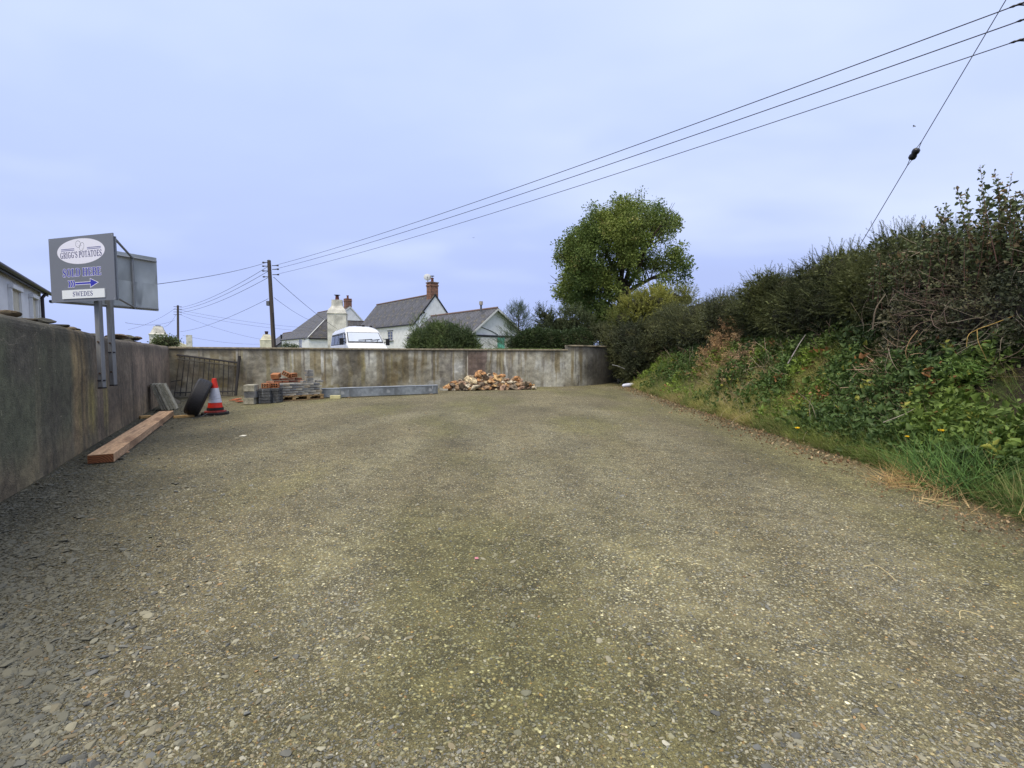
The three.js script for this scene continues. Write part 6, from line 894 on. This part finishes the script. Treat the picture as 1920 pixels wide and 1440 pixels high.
  clump('dry_grass', 'heap of straw-coloured dry grass where the gravel meets the bank', 'dry grass', ground(1718, 916).setY(0.01), straw, 75, 0.3, 0.1, [[0.42, 0.29, 0.13], [0.36, 0.24, 0.1], [0.3, 0.18, 0.08]], 0.2, 0.8);
  clump('dry_grass', 'thin scatter of dry straw at the right edge of the frame', 'dry grass', ground(1850, 965).setY(0.01), straw, 34, 0.5, 0.05, [[0.4, 0.29, 0.14], [0.3, 0.21, 0.1]], 0.15, 0.7);
  clump('dead_stalks', 'tangle of bare brown stalks hanging from the thicket on the bank', 'stalks', on(1702, 620, 5.75), tw, 26, 0.3, 0.55, [[0.3, 0.2, 0.13], [0.22, 0.15, 0.1], [0.36, 0.27, 0.18]], 0.1, 0.9);
  clump('dead_grass', 'drooping brown dead grass in the middle of the bank', 'dry grass', on(1660, 700, 5.3), straw, 170, 0.5, 0.2, [[0.2, 0.15, 0.08], [0.26, 0.19, 0.1], [0.15, 0.12, 0.07]], 0.3, 1.0);
  clump('dead_grass', 'grey-brown dead grass lower on the bank near the yellow flowers', 'dry grass', on(1700, 735, 5.0), straw, 130, 0.4, 0.15, [[0.22, 0.17, 0.12], [0.28, 0.22, 0.15]], 0.2, 0.9);
  clump('grass_clump', 'tall dark green grass clump arching over the gravel edge', 'grass', on(1800, 900, 4.3), tufts[2], 60, 0.35, 0.05, [[0.05, 0.1, 0.025], [0.07, 0.13, 0.03]], 1.4, 1.3);
  // single pieces
  const stick = (pts, R, col, label, name = 'stick') => { const g = []; limb(g, pts, R, R * 0.5, 6); solo(name, merge(g), rough(col, { amp: 0.25 }), label, 'stick'); };
  { const p = (u, v, d) => at(u, v, d < 15 ? d * 0.915 : d); stick([p(1477, 682, 10.3), p(1490, 660, 10.35), p(1498, 646, 10.4), p(1510, 628, 10.5)], 0.013, [150, 142, 140], 'pale bare forked stick lying against the bank under the large hedge');
    stick([p(1912, 588, 6.0), p(1860, 608, 6.0), p(1832, 618, 6.0), p(1816, 628, 6.0), p(1812, 650, 6.0)], 0.006, [196, 164, 92], 'yellow-brown bent branch low in the thicket at the right');
    stick([p(1832, 618, 6.0), p(1834, 640, 5.97), p(1844, 662, 5.95), p(1850, 676, 5.95)], 0.005, [190, 160, 96], 'yellow dangling twig below the bent branch');
    stick([p(1720, 620, 6.6), p(1705, 640, 6.55), p(1698, 662, 6.5), p(1702, 676, 6.5)], 0.007, [150, 120, 84], 'thin brown twig hanging from the dead stalks');
    stick([p(1636, 618, 7.5), p(1642, 580, 7.5), p(1660, 552, 7.6)], 0.012, [110, 98, 82], 'grey bare branch standing in front of the large hedge');
    stick([p(1656, 792, 6.2), p(1692, 778, 6.2), p(1726, 760, 6.3)], 0.005, [176, 166, 150], 'pale straight stick lying on the bank above the flowers');
    stick([p(1148, 684, 20.5), p(1160, 687, 20.3), p(1172, 692, 20.2)], 0.016, [140, 140, 140], 'pale twig sticking out of the thicket by the wall end'); }
  { const f = thing('fern', 'bright green fern frond hanging beside the dark hollow at the right', 'fern', at(1838, 676, 5.3)), g = []; for (let i = 0; i < 5; i++) { const s = spray(860 + i, 0.34, 22, leafGeo(0.02, 0.07, 0.1, 0.4), 1.25, 0.4); s.rotateZ(1.9 + 0.25 * i); s.rotateY(0.5 * i - 0.8); g.push(s); } g.forEach((q) => part(f, 'frond', q, leafMat({ m: { color: new THREE.Color().setRGB(0.14, 0.24, 0.05) } }))); }
  [[1495, 803, 'yellow flower farthest left on the bank'], [1701, 819, 'small yellow flower in the middle of the bank'], [1765, 808, 'yellow flower nearest the right edge of the bank']].forEach(([u, v, l], i) => { const k = ray(u, v); let t = 3; while (t < 12 && EYE + k[1] * t > bankY(k[0] * t, k[2] * t) + 0.34) t += 0.02; const p = V(k[0] * t, EYE + k[1] * t, k[2] * t), y = p.y - bankY(p.x, p.z), f = thing('flower', l, 'flower', V(p.x, bankY(p.x, p.z), p.z)); part(f, 'stem', tube(V(0.01, 0, 0), V(0, y - 0.006, 0), 0.003, 5), std({ color: 0x46602a }));
    const pm = std({ color: 0xf2d022, roughness: 0.7, side: THREE.DoubleSide }), R = i === 1 ? 0.025 : 0.036; for (let j = 0; j < 10; j++) { const g = leafCluster(1, 1, 0.0001, leafGeo(R * 0.6, R, 0.1, 0.2), 0); const P = [], I = [], U = []; pushLeaf(P, I, U, new THREE.Matrix4().compose(V(0, y, 0), aim(V(Math.cos(j * 0.628), 0.35, Math.sin(j * 0.628) + 0.3).normalize(), j), V(1, 1, 1)), leafGeo(R * 0.6, R, 0.1, 0.2)); part(f, 'petal', geoFrom(P, I, U), pm); } part(f, 'flower_head', (() => { const g = new THREE.SphereGeometry(R * 0.35, 10, 6); g.translate(0, y + 0.003, 0); return g; })(), std({ color: 0xe0b010, roughness: 0.8 })); });
}
renderer.render(scene, camera);
